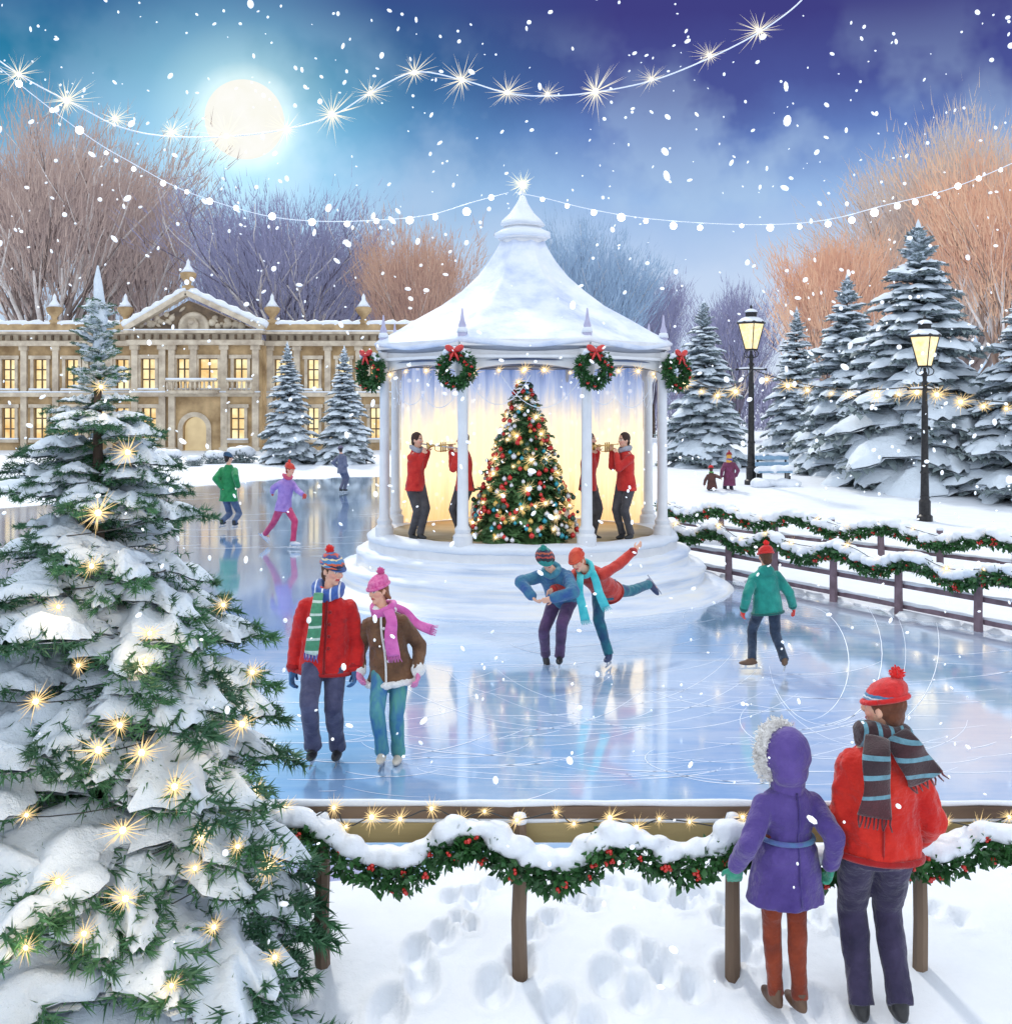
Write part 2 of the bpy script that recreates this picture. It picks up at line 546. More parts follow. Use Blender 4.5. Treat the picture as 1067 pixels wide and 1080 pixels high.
mb = MB()
ICE = []
for i, (x, y) in enumerate(POND):      # the outline pushed a little under the snow bank
    a = np.array(POND[i - 1]); c = np.array(POND[(i + 1) % len(POND)]); d = (c - a) / np.linalg.norm(c - a); q = .34 if y < 12 else 1.2
    ICE.append((x + d[1] * q, y - d[0] * q, 0))
mb.add(ICE, [tuple(range(len(ICE)))])
tag(mb.build('pond_ice', ice_material(), base=(0, 30, 0), smooth=False), kind='structure')

# skate marks: thin pale grooves of shaved ice, 4 mm above the ice sheet
random.seed(5)
mb = MB()


def groove(pts, wd):
    vs = []; n = len(pts)
    for i, p in enumerate(pts):
        a = Vector(pts[max(0, i - 1)]); b = Vector(pts[min(n - 1, i + 1)]); d = (b - a).normalized()
        s = Vector((-d.y, d.x, 0)) * wd * (.25 + .75 * math.sin(PI * (i + .3) / n)) * .5
        p = Vector(p); vs += [p + s, p - s]
    mb.add([(v.x, v.y, .004) for v in vs], [(2 * i, 2 * i + 1, 2 * i + 3, 2 * i + 2) for i in range(n - 1)])


def arcpx(cx, cy, rx, ry, a0, a1, wd=.018, n=26):
    pts = []
    for i in range(n):
        t = math.radians(a0 + (a1 - a0) * i / (n - 1)); x, y = gp(cx + rx * math.cos(t), cy + ry * math.sin(t)); pts.append((x, y, 0))
    groove(pts, wd)


for a in [(640, 640, 150, 105, 20, 140), (640, 640, 190, 120, 30, 130), (620, 660, 240, 110, 40, 150), (700, 640, 200, 130, 45, 120), (560, 640, 160, 130, 40, 120),
          (870, 690, 60, 75, -80, 170), (870, 690, 85, 90, -60, 120), (880, 680, 110, 105, -50, 100), (850, 700, 45, 60, -100, 90), (900, 760, 120, 40, 0, 200), (850, 800, 170, 28, 20, 200),
          (480, 640, 120, 40, 20, 140), (560, 700, 90, 36, 10, 170), (930, 700, 120, 90, 60, 160), (600, 740, 260, 60, 30, 150), (620, 760, 300, 60, 40, 140), (680, 770, 200, 36, 20, 160),
          (820, 640, 90, 20, 150, 300), (780, 650, 60, 16, 100, 330), (470, 780, 90, 20, 10, 170), (600, 810, 160, 14, 0, 180), (420, 640, 60, 18, 0, 160)]:
    arcpx(*a, wd=random.uniform(.005, .010))
for _ in range(150):
    px = random.uniform(300, 1040); py = random.uniform(655, 835); r = random.uniform(40, 190)
    a0 = random.uniform(20, 90)
    arcpx(px, py - r * .25, r, r * random.uniform(.10, .4), a0, a0 + random.uniform(25, 80), random.uniform(.006, .014), 16)
for _ in range(26):
    px = random.uniform(150, 390); py = random.uniform(520, 600); r = random.uniform(20, 80)
    arcpx(px, py - r * .1, r, r * random.uniform(.04, .12), 30, random.uniform(80, 150), .03, 12)
tag(mb.build('skate_marks', pmat('shaved_ice', (.80, .86, .95, 1), (.9, .93, .98, 1), .6, 10, .3, 80), smooth=False, base=(0, 12, 0)),
    'fine white curved skate marks crossing the blue ice', 'skate marks', kind='stuff')

# ------------------------------------------------------------------ the palace
ST = pmat('sandstone', (.27, .17, .08, 1), (.68, .48, .26, 1), .8, .8, .35, 8, .03)
STL = pmat('pale_stone', (.40, .32, .24, 1), (.72, .62, .48, 1), .75, 1.5, .3, 10, .02)
STD = pmat('dark_stone', (.11, .08, .06, 1), (.26, .18, .11, 1), .85, 1.5, .3, 10, .02)  # a darker brown stone


def pane_material(name, c1, c2, s, sc=.9):
    m, nt, b, out = _nt(name)
    co = _coord(nt)
    col = _ramp(nt, _noise(nt, co, sc, 4, .6), [(.3, c1), (.65, c2)])
    nt.links.new(col, b.inputs['Emission Color']); b.inputs['Emission Strength'].default_value = s
    b.inputs['Base Color'].default_value = (.1, .08, .05, 1); b.inputs['Roughness'].default_value = .1
    return m


GLOW = pane_material('lit_window_glass', (.75, .42, .12, 1), (1, .88, .50, 1), 1.2)
YB = 75.0


def bx(px, Y=YB): return (px - CX) / F_ * YB


def bz(py): return EYE + (HY - py) / F_ * YB


bld = thing('palace', (bx(205), YB, 0.1), 'long sandstone palace with a snowy triangular pediment and glowing yellow windows beyond the pond', 'palace')


def wall(mb, x0, x1, z0, z1, holes, y, th):
    xs_ = sorted({x0, x1, *[h[0] for h in holes], *[h[1] for h in holes]}); zs_ = sorted({z0, z1, *[h[2] for h in holes], *[h[3] for h in holes]})
    for i in range(len(xs_) - 1):
        for j in range(len(zs_) - 1):
            cx, cz = (xs_[i] + xs_[i + 1]) / 2, (zs_[j] + zs_[j + 1]) / 2
            if any(h[0] < cx < h[1] and h[2] < cz < h[3] for h in holes): continue
            mb.box((cx, y + th / 2, cz), (xs_[i + 1] - xs_[i], th, zs_[j + 1] - zs_[j]))


def window(h, y, parent, grid=(2, 3)):
    x0, x1, z0, z1 = h; fw = .12; m = MB(); cx, cz = (x0 + x1) / 2, (z0 + z1) / 2
    m.box((x0 - .1, y - .06, cz), (.2, .18, z1 - z0)); m.box((x1 + .1, y - .06, cz), (.2, .18, z1 - z0))
    m.box((cx, y - .09, z1 + .12), (x1 - x0 + .6, .24, .24)); m.box((cx, y - .12, z0 - .1), (x1 - x0 + .6, .3, .2))
    w_ = m.build('window', STL, parent, smooth=False)
    m = MB(); yy = y + .28
    for i in range(grid[0] + 1):
        m.box((x0 + (x1 - x0) * i / grid[0], yy, cz), (.09, .08, z1 - z0))
    for j in range(grid[1] + 1):
        m.box((cx, yy - .012, z0 + (z1 - z0) * j / grid[1]), (x1 - x0, .06, .09))
    m.build('window_bars', STD, w_, smooth=False)
    m = MB(); m.add([(x0, yy + .08, z0), (x1, yy + .08, z0), (x1, yy + .08, z1), (x0, yy + .08, z1)], [(0, 1, 2, 3)]); m.build('pane', GLOW, w_, smooth=False)
    m = MB(); m.box((cx, y - .13, z0 + .06), (x1 - x0 + .5, .28, .10)); m.build('snow', M['snow'], w_, smooth=False)
    return w_


Z0 = -.1; ZS = bz(416); ZC = bz(364); ZP = bz(354)
up = lambda a, b: (bx(a), bx(b), bz(411), bz(378)); lo = lambda a, b: (bx(a), bx(b), bz(464), bz(430))
# wings
HL = [up(-44, -30), up(-6, 8), up(28, 42), up(62, 76), up(92, 104), up(116, 130)] + [lo(-44, -30), lo(-6, 8), lo(28, 42), lo(62, 76), lo(92, 104), lo(116, 130)]
HR = [up(286, 298), up(321, 333), up(354, 366), up(388, 400), up(422, 434)] + [lo(286, 298), lo(321, 333), lo(354, 366), lo(388, 400), lo(422, 434)]
for a_, b_, h_ in ((-70, 138, HL), (276, 452, HR)):
    wing = MB(); wall(wing, bx(a_), bx(b_), Z0, ZC, h_, YB + 1.2, .5); wing.build('wing_wall', ST, bld, smooth=False)
# centre block
HC = [up(149, 164), up(187, 200), up(210, 230), up(247, 261), lo(150, 165), lo(243, 258)]
ax, aw, az = bx(205.5), (bx(218) - bx(193)) / 2, bz(452)
door_h = (ax - aw, ax + aw, Z0, az)
cen = MB(); wall(cen, bx(138), bx(276), Z0, ZC, HC + [(ax - aw, ax + aw, Z0, az + aw)], YB, .6)
for k in range(12):   # spandrels round the arch
    a0, a1 = PI * k / 12, PI * (k + 1) / 12
    p = [(ax + aw * math.cos(a), az + aw * math.sin(a)) for a in (a0, a1)]
    top = az + aw
    vs = [(p[0][0], YB + .002, p[0][1]), (p[1][0], YB + .002, p[1][1]), (p[1][0], YB + .002, top), (p[0][0], YB + .002, top)]
    vs += [(x, YB + .6, z) for x, _, z in vs]
    cen.add(vs, [(0, 1, 2, 3), (4, 7, 6, 5), (0, 4, 5, 1)])
cen.box((bx(138) + .02, YB + .9, (Z0 + ZC) / 2), (.3, 1.2, ZC - Z0)); cen.box((bx(276) - .02, YB + .9, (Z0 + ZC) / 2), (.3, 1.2, ZC - Z0))
cen.build('centre_wall', ST, bld, smooth=False)
body = MB(); body.box(((bx(-70) + bx(452)) / 2, YB + 8, ZC / 2), (bx(452) - bx(-70), 12, ZC - .3)); body.build('rear_block', STD, bld, smooth=False)
for h in HL + HR: window(h, YB + 1.2, bld)
for h in HC: window(h, YB, bld)
# archway: surround, dark passage with a glow
m = MB()
for k in range(14):
    a0, a1 = PI * k / 14, PI * (k + 1) / 14
    vs = []
    for a in (a0, a1):
        for r in (aw, aw + .32): vs.append((ax + r * math.cos(a), az + r * math.sin(a)))
    P = [vs[0], vs[1], vs[3], vs[2]]
    m.add([(x, YB - .12, z) for x, z in P] + [(x, YB, z) for x, z in P], [(0, 1, 2, 3), (1, 5, 6, 2), (0, 3, 7, 4), (4, 7, 6, 5)])
for s_ in (-1, 1): m.box((ax + s_ * (aw + .16), YB - .06, (Z0 + az) / 2), (.32, .12, az - Z0))
dr = m.build('doorway', STL, bld, smooth=False)
m = MB(); m.add([(ax - aw, YB + .5, Z0), (ax + aw, YB + .5, Z0), (ax + aw, YB + .5, az + aw), (ax - aw, YB + .5, az + aw)], [(0, 1, 2, 3)])
m.build('door_glass', pane_material('doorway_glow', (.42, .30, .15, 1), (1, .84, .50, 1), .85, .22), dr, smooth=False)
# pilasters
for p in (143, 172, 182, 205, 237, 270):
    if p == 205: zlo = ZS + .2
    else: zlo = Z0
    m = MB(); x = bx(p); m.box((x, YB - .14, (zlo + ZC) / 2), (.42, .28, ZC - zlo)); m.box((x, YB - .18, ZC - .15), (.6, .36, .3)); m.box((x, YB - .18, zlo + .35), (.6, .36, .3))
    m.build('pilaster', STL, bld, smooth=False)
for p in (270 + 11, 310, 343, 376, 410, 445, 110, 84, 52, 18, -18, -58):
    m = MB(); x = bx(p); m.box((x, YB + 1.08, (Z0 + ZC) / 2), (.4, .24, ZC - Z0)); m.box((x, YB + 1.04, ZC - .15), (.56, .32, .3))
    m.build('pilaster', STL, bld, smooth=False)
# string course, cornices
m = MB()
for a, b, y in ((-70, 137, YB + 1.2), (277, 452, YB + 1.2), (139, 275, YB)):
    c = (bx(a) + bx(b)) / 2; L = bx(b) - bx(a)
    m.box((c, y - .2, ZS), (L, .4, .28))
    m.box((c, y - .25, ZC + .16), (L + .4, .6, .32)); m.box((c, y + .1, ZC + .55), (L, .5, .46)); m.box((c, y - .35, ZC + .85), (L + .6, .9, .16))
m.build('cornice', STL, bld, smooth=False)
m = MB()
n = 0
for a, b, y in ((-70, 137, YB + 1.2), (277, 452, YB + 1.2), (139, 275, YB)):
    x = bx(a) + .3
    while x < bx(b):
        m.box((x, y - .19, ZC + .55), (.14, .14, .3)); x += .55
m.build('dentils', STD, bld, smooth=False)
m = MB()
for a, b, y in ((-70, 137, YB + 1.2), (277, 452, YB + 1.2)):
    c = (bx(a) + bx(b)) / 2; L = bx(b) - bx(a)
    m.box((c, y - .1, ZC + 1.2), (L, .5, .5))
m.build('parapet', ST, bld, smooth=False)
m = MB()
for a, b, y in ((-70, 137, YB + 1.2), (277, 452, YB + 1.2)):
    pts = [(bx(a) + (bx(b) - bx(a)) * i / 40, y - .12, ZC + 1.5 + .05 * math.sin(i * 1.7)) for i in range(41)]
    m.tube(pts, [.22 + .05 * math.sin(i * 2.3) for i in range(41)], 8)
for a, b, y in ((-70, 137, YB + 1.2), (277, 452, YB + 1.2), (139, 275, YB)):
    c = (bx(a) + bx(b)) / 2; L = bx(b) - bx(a)
    m.box((c, y - .22, ZS + .18), (L, .36, .1)); m.box((c, y - .42, ZC + .97), (L + .6, .72, .1))
m.build('cornice_snow', M['snow'], bld)
# pediment
ap = (bx(198), bz(311)); bl = bx(134); br = bx(280); pz = ZC + .94
m = MB(); vs = [(bl + .5, YB + .15, pz), (br - .5, YB + .15, pz), (ap[0], YB + .15, ap[1] - .35)]
vs += [(x, YB + 3, z) for x, _, z in vs]
m.add(vs, [(0, 1, 2), (3, 5, 4), (0, 2, 5, 3), (1, 4, 5, 2)])
ped = m.build('pediment', STD, bld, smooth=False)
m = MB()
for (p, q) in (((bl, pz), ap), (ap, (br, pz))):
    m.beam((p[0], YB - .2, p[1] + .1), (q[0], YB - .2, q[1] + .1), .8, .32)
m.build('raking_cornice', STL, ped, smooth=False)
m = MB()
for (p, q) in (((bl - .2, pz), ap), (ap, (br + .2, pz))):
    pts = [(p[0] + (q[0] - p[0]) * i / 20, YB - .25, p[1] + (q[1] - p[1]) * i / 20 + .36) for i in range(21)]
    m.tube(pts, [.25 + .06 * math.sin(i * 1.9 + p[0]) for i in range(21)], 8)
m.build('pediment_snow', M['snow'], ped)
m = MB(); c = (bx(204), YB + .1, bz(345))
R90 = Matrix.Rotation(PI / 2, 3, 'X')
m.lathe([(.0, .05), (.72, .05), (.78, .16), (.98, .16), (1.05, 0)], (0, 0, 0), 24)
m.v = [tuple(Vector(c) + R90 @ Vector(v)) for v in m.v]
m.ell((c[0], c[1] - .12, c[2] + .1), (.38, .16, .48)); m.ell((c[0] - .1, c[1] - .2, c[2] + .35), .22)
random.seed(3)
for k in range(46):   # carved figures and scrolls in the tympanum
    u = random.uniform(-1, 1); hmax = (1 - abs(u)) * (ap[1] - pz - 1.0)
    x = ap[0] + u * 3.6; z = pz + .3 + random.uniform(0, max(.05, hmax))
    if abs(x - c[0]) < 1.1 and abs(z - c[2]) < 1.1: continue
    m.ell((x, YB + .12, z), (random.uniform(.1, .3), .12, random.uniform(.08, .26)), Matrix.Rotation(random.uniform(-1, 1), 3, 'Y'), 8, 6)
m.build('carved_crest', STL, ped)
# balconies
for a, b in ((180, 233), (243, 270)):
    m = MB(); zc = ZS + .14
    m.box(((bx(a) + bx(b)) / 2, YB - .7, zc), (bx(b) - bx(a), 1.0, .22)); m.box(((bx(a) + bx(b)) / 2, YB - 1.1, zc + .75), (bx(b) - bx(a), .16, .12))
    x = bx(a) + .1
    while x < bx(b): m.tube([(x, YB - 1.1, zc + .1), (x, YB - 1.1, zc + .4), (x, YB - 1.1, zc + .7)], [.05, .09, .05], 6); x += .3
    bb = m.build('balcony', STL, bld)
    m = MB(); m.tube([(bx(a) + (bx(b) - bx(a)) * i / 8, YB - 1.1, zc + .84) for i in range(9)], .1, 6); m.build('snow', M['snow'], bb)
# roof urns
for px_, y in ((126, YB + 1.2), (283, YB + 1.2), (381, YB + 1.2), (50, YB + 1.2), (-30, YB + 1.2), (199, YB - .1)):
    zb = ZC + 1.45 if px_ != 199 else ap[1] + .3
    x = bx(px_); m = MB(); m.lathe([(.4, 0), (.4, .25), (.16, .35), (.2, .5), (.5, .85), (.55, 1.1), (.35, 1.2), (.15, 1.35), (.0, 1.6)], (x, y, zb), 14)
    u = m.build('roof_urn', ST, bld)
    m = MB(); m.lathe([(.3, 1.14), (.46, 1.2), (.3, 1.4), (.14, 1.65), (.12, 1.9), (0, 2.1)], (x, y, zb), 12); m.build('snow', M['snow'], u)
# ------------------------------------------------------------------ bulbs with modelled glare rays
def star_dirs():
    d = [Vector(v).normalized() for v in ((1, 0, 0), (-1, 0, 0), (0, 1, 0), (0, -1, 0), (0, 0, 1), (0, 0, -1),
         (1, 1, 1), (-1, 1, 1), (1, -1, 1), (-1, -1, 1), (1, 1, -1), (-1, 1, -1), (1, -1, -1), (-1, -1, -1), (1, 0, 1), (-1, 0, 1), (1, 0, -1), (-1, 0, -1), (1, 1, 0), (-1, 1, 0), (1, -1, 0), (-1, -1, 0))]
    return d


_star_cache = {}


def star_mesh(core=.12, ray=1.0, mats=None, key='warm', thick=.022):
    """unit bulb: a bright core, its glare rays modelled as slim glowing spikes"""
    k = (key, core, ray)
    if k in _star_cache: return _star_cache[k]
    m = MB(); m.mi = 0; m.ell((0, 0, 0), core, n=8, m=6); m.mi = 1
    R = Matrix.Rotation(.35, 3, 'Y') @ Matrix.Rotation(.2, 3, 'X')
    for i in range(46):
        zf = 1 - 2 * (i + .5) / 46; q = 2.39996 * i; d = Vector((math.sqrt(1 - zf * zf) * math.cos(q), math.sqrt(1 - zf * zf) * math.sin(q), zf))
        L = ray * (.42 + .58 * abs(math.sin(i * 1.9 + 1)) ** 3)
        d = R @ d; a = d.orthogonal().normalized(); b = d.cross(a)
        vs = [tuple(d * core * .6 + (a * math.cos(t) + b * math.sin(t)) * thick) for t in (0, 2.09, 4.18)] + [tuple(d * L)]
        m.add(vs, [(0, 1, 3), (1, 2, 3), (2, 0, 3)])
    me = m.mesh('star_bulb', True)
    for q in (mats or [M['bulb_core'], M['bulb_ray']]): me.materials.append(q)
    _star_cache[k] = me
    return me


def put(me, name, loc, scale, parent=None, rot=None):
    o = bpy.data.objects.new(name, me); COL.objects.link(o)
    if parent is not None: o.parent = parent; o.location = Vector(loc) - wloc(parent)
    else: o.location = loc
    o.scale = (scale,) * 3 if not hasattr(scale, '__len__') else scale
    if rot: o.rotation_euler = rot
    return o


def light_string(name, pts, bulbs, label, r=.006, size=.1, mat=None, me=None, group=None, cat='string lights', szf=None):
    """pts: cord path; bulbs: points that carry a bulb"""
    base = Vector(pts[0])
    t = thing(name, base, label, cat, group)
    m = MB(); m.tube(pts, r, 5); m.build('cord', mat or M['cord'], t)
    for i, p in enumerate(bulbs):
        put(me or star_mesh(), 'bulb', p, size * random.uniform(.62, 1.3), t, (random.uniform(-.5, .5), 0, random.uniform(0, 3)))
    return t


def catenary(p, q, sag, n=24):
    p, q = Vector(p), Vector(q)
    return [p.lerp(q, i / n) - Vector((0, 0, sag * 4 * (i / n) * (1 - i / n))) for i in range(n + 1)]


# ------------------------------------------------------------------ bandstand
GC = Vector(((551 - CX) / F_ * 19.5, 19.5, 0)); GR = 2.45; FZ = .90
gz = thing('bandstand', GC, 'white bandstand with a snowy tent shaped roof, warmly lit, in the middle of the ice', 'bandstand')
WP = M['white_paint']
A8 = [math.radians(22.5 + 45 * k) for k in range(8)]


def oc(r, a, z): return Vector((GC.x + r * math.cos(a), GC.y + r * math.sin(a), z))


m = MB(); m.lathe([(2.62, 0), (2.62, FZ - .05), (2.56, FZ - .004), (0, FZ)], (GC.x, GC.y, 0), 64); m.build('platform', WP, gz, auto=.6)
# snowed-over round steps
prof = [(3.62, -.12), (3.52, .02), (3.42, .085), (3.30, .12), (3.14, .135), (3.09, .15), (3.075, .30), (3.10, .345), (3.06, .39), (2.98, .405), (2.86, .41), (2.825, .43), (2.81, .56), (2.835, .605), (2.80, .645), (2.74, .66), (2.66, .665), (2.60, .68), (2.58, .80), (2.5, .80)]
def shade_tinted_snow(name, sc, ca_, cb_, cc_):  # snow with bluish shading painted into its colour as noise streaks
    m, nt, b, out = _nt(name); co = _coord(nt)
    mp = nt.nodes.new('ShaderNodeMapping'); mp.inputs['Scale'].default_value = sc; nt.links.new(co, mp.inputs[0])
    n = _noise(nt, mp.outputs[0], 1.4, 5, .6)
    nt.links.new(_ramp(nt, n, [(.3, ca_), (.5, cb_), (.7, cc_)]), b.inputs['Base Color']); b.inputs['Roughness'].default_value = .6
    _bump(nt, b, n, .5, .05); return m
m = MB(); m.lathe(prof, (GC.x, GC.y, 0), 160, jit=.045); m.build('steps', shade_tinted_snow('shade_tinted_step_snow', (.5, .5, 9), (.56, .66, .84), (.80, .84, .92), (.90, .88, .84)), gz)
m = MB(); m.lathe([(2.62, .80), (2.645, .86), (2.58, .92), (2.44, .95), (2.30, .935), (2.22, .89)], (GC.x, GC.y, 0), 120, jit=.035); m.build('step_snow', M['snow'], gz)
m = MB(); m.lathe([(2.25, .905), (0, .91)], (GC.x, GC.y, 0), 48); m.build('floor', pmat('gold_floor', (.5, .36, .2, 1), (.66, .5, .3, 1), .45, 3, .1), gz)
# columns
for k in range(8):
    m = MB(); c = oc(GR, A8[k], 0)
    m.lathe([(.15, FZ), (.15, FZ + .16), (.115, FZ + .2), (.125, FZ + .26), (.088, FZ + .32), (.08, 2.2), (.078, 3.45), (.11, 3.5), (.12, 3.56), (.12, 3.9)], (c.x, c.y, 0), 20)
    m.build('column', WP, gz, auto=.7)
# fascia ring with scalloped arches between the columns
m = MB()
for k in range(8):
    a, b = oc(GR + .03, A8[k], 0), oc(GR + .03, A8[(k + 1) % 8], 0)
    o = (oc(1, (A8[k] + A8[k] + math.radians(45)) / 2, 0) - GC); o.z = 0; o.normalize()
    n = 20; vs = []
    for i in range(n + 1):
        u = i / n; p = a.lerp(b, u); zb = 3.50 + .17 * math.sin(PI * u) ** .6
        for off in (0, .07):
            for z in (zb, 4.0): vs.append((p.x - o.x * off, p.y - o.y * off, z))
    fs = []
    for i in range(n):
        q = 4 * i; fs += [(q, q + 4, q + 5, q + 1), (q + 2, q + 3, q + 7, q + 6), (q, q + 2, q + 6, q + 4)]
    m.add(vs, fs)
m.build('valance', WP, gz, smooth=False)
m = MB()
for k in range(8):
    a, b = oc(GR + .09, A8[k], 0), oc(GR + .09, A8[(k + 1) % 8], 0)
    for z, wd, h in ((3.78, .05, .045), (3.99, .10, .10)):
        m.beam((a.x, a.y, z), (b.x, b.y, z), wd, h)
m.build('moulding', WP, gz, smooth=False)
# ceiling: dusk blue boards, and back-bay drapes with a gold-to-blue glow and light dots painted in
m = MB(); m.lathe([(2.38, 3.72), (1.5, 4.1), (0, 4.4)], (GC.x, GC.y, 0), 32); m.build('ceiling', pmat('blue_boards', (.10, .14, .26, 1), (.2, .26, .42, 1), .6, 2, .2), gz)


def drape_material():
    m, nt, b, out = _nt('drape_painted_glow')
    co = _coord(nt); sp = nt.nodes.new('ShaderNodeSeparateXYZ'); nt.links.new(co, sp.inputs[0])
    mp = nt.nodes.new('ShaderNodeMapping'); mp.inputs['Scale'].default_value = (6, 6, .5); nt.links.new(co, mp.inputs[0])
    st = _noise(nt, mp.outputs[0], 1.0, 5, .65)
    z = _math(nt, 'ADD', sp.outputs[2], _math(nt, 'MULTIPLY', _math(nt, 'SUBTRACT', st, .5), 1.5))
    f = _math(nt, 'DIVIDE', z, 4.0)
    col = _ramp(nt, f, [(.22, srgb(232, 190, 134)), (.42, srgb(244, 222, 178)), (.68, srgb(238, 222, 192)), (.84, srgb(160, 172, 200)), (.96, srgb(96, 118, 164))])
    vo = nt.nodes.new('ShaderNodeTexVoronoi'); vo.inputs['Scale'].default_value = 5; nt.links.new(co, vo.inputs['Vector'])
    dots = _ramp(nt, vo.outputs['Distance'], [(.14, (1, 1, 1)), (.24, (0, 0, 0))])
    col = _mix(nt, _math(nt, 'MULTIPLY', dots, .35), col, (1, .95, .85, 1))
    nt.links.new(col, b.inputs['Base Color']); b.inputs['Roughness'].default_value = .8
    nt.links.new(col, b.inputs['Emission Color']); b.inputs['Emission Strength'].default_value = 1.0  # cloth emits, added for the warm glow inside
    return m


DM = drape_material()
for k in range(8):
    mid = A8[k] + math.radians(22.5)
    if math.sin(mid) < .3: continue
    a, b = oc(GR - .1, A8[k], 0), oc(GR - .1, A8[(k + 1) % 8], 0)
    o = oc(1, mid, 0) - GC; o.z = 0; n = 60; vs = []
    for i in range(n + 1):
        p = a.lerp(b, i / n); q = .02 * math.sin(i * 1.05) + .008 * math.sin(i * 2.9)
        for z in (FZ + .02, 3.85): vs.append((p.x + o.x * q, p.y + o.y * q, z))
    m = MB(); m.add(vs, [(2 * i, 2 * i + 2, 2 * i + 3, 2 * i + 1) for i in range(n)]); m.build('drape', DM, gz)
# roof
rp = [(2.54, 3.95), (2.57, 4.0), (2.50, 4.05), (2.25, 4.15), (1.9, 4.36), (1.46, 4.62), (1.1, 4.87), (.8, 5.13), (.58, 5.4), (.44, 5.62), (.38, 5.74)]


def octo_lathe(m, prof, seg=12, sag=.04, jit=.0, seed=0):
    vs = []; n = 8 * seg
    for kk, (r, z) in enumerate(prof):
        for i in range(n):
            a = A8[i // seg] + math.radians(45) * (i % seg) / seg
            u = (i % seg) / seg; flat = math.cos(math.radians(22.5)) / math.cos(math.radians(45) * u - math.radians(22.5))
            mixf = .95
            rr = r * (1 - mixf + mixf * flat); zz = z - sag * math.sin(PI * u) * min(1, r)
            if jit:
                nn = mnoise.noise(Vector((math.cos(a) * rr * 1.3, math.sin(a) * rr * 1.3, z + seed))); rr += jit * nn; zz += jit * .6 * nn
            vs.append((GC.x + rr * math.cos(a), GC.y + rr * math.sin(a), zz))
    fs = [(k * n + i, k * n + (i + 1) % n, (k + 1) * n + (i + 1) % n, (k + 1) * n + i) for k in range(len(prof) - 1) for i in range(n)]
    m.add(vs, fs)


m = MB(); octo_lathe(m, [(2.40, 3.92), (2.48, 3.90)] + rp); m.build('roof', pmat('grey_lead_roof', (.3, .32, .38, 1), (.42, .44, .5, 1), .5, 2, .2), gz)
m = MB(); sp_ = [(2.52, 4.0), (2.60, 4.0), (2.63, 4.04), (2.55, 4.10)] + [(r + .02, z + .085) for r, z in rp[3:]] + [(.2, 5.86)]
octo_lathe(m, sp_, 14, .085, .03); rs = m.build('roof_snow', shade_tinted_snow('shade_tinted_roof_snow', (1.1, 1.1, 1.6), (.50, .58, .78), (.74, .79, .90), (.86, .87, .90)), gz)
# cupola: two snowy tiers, then a snow spire
m = MB(); c = (GC.x, GC.y, 0)
m.lathe([(.36, 5.68), (.36, 5.86), (.42, 5.88), (.42, 5.92), (.30, 5.95), (.27, 6.08), (.33, 6.10), (.33, 6.13), (.2, 6.2), (.05, 6.6)], c, 24); cu = m.build('cupola', WP, gz, auto=.6)
m = MB(); m.lathe([(.40, 5.90), (.48, 5.92), (.47, 5.99), (.36, 6.05), (.25, 6.12)], c, 32, jit=.05); m.lathe([(.30, 6.11), (.37, 6.13), (.33, 6.21), (.2, 6.34), (.10, 6.5), (.05, 6.62), (0, 6.66)], c, 32, jit=.05); m.build('snow', M['snow'], cu)
for k in range(8):
    m = MB(); p = oc(2.47, A8[k], 0); m.lathe([(.07, 3.98), (.07, 4.16), (.045, 4.19), (.06, 4.25), (.03, 4.34), (.012, 4.50), (0, 4.52)], (p.x, p.y, 0), 10)
    fi = m.build('finial', pmat('lilac_paint', (.42, .40, .56, 1), (.52, .50, .66, 1), .5, 6, .1) if k == 0 else bpy.data.materials['lilac_paint'], gz)
    m = MB(); m.lathe([(.085, 4.14), (.07, 4.21), (.03, 4.24)], (p.x, p.y, 0), 10); m.build('snow', M['snow'], fi)
# the lamp star on top
st = thing('finial_star', (GC.x, GC.y, 6.64), 'white glowing star lamp on the very top of the bandstand roof', 'star lamp')
me = star_mesh(.16, 1.0, [emat('star_core', (1, .98, .85, 1), 6), emat('star_ray', (.95, .97, .75, 1), 1.3)], 'top', .03)
put(me, 'glowing_star', (GC.x, GC.y, 6.82), .34, st)
m = MB(); m.tube([(GC.x, GC.y, 6.60), (GC.x, GC.y, 6.80)], .018, 6); m.build('stem', M['white_paint'], st)
# thin silvery swags hanging inside the front bays, garland of rayed bulbs under the valance
for k in range(8):
    mid = A8[k] + math.radians(22.5)
    if math.sin(mid) > .3: continue
    a, b = oc(GR - .12, A8[k], 3.5), oc(GR - .12, A8[(k + 1) % 8], 3.5)
    pos = {5: 'in the front bay of the bandstand', 4: 'in the bay left of the front bay', 6: 'in the bay right of the front bay', 3: 'in the bandstand bay on the far left', 7: 'in the bandstand bay on the far right'}[k]
    t = thing('wire_swag', a, 'thin white looped wire ' + pos, 'swag', 'wire swags under the bandstand roof')
    for (u0, u1, s) in ((0, .55, .45), (.3, 1, .5)):
        m = MB(); m.tube(catenary(a.lerp(b, u0), a.lerp(b, u1), s, 16), .006, 4); m.build('loop', M['cord_pale'], t)
    nb = 5 if k in (5,) else 4
    a, b = oc(GR + .1, A8[k], 0), oc(GR + .1, A8[(k + 1) % 8], 0)
    pts = []
    for i in range(21):
        u = i / 20; p = a.lerp(b, u); p.z = 3.50 + .13 * math.sin(PI * u) ** .6; pts.append(p)
    bl_ = [pts[int(20 * (j + .8) / (nb + .6))] - Vector((0, 0, .05)) for j in range(nb)]
    light_string('rayed_light_garland', pts, bl_, 'golden lights with glare rays ' + pos, size=.16, group='rayed lights round the bandstand')
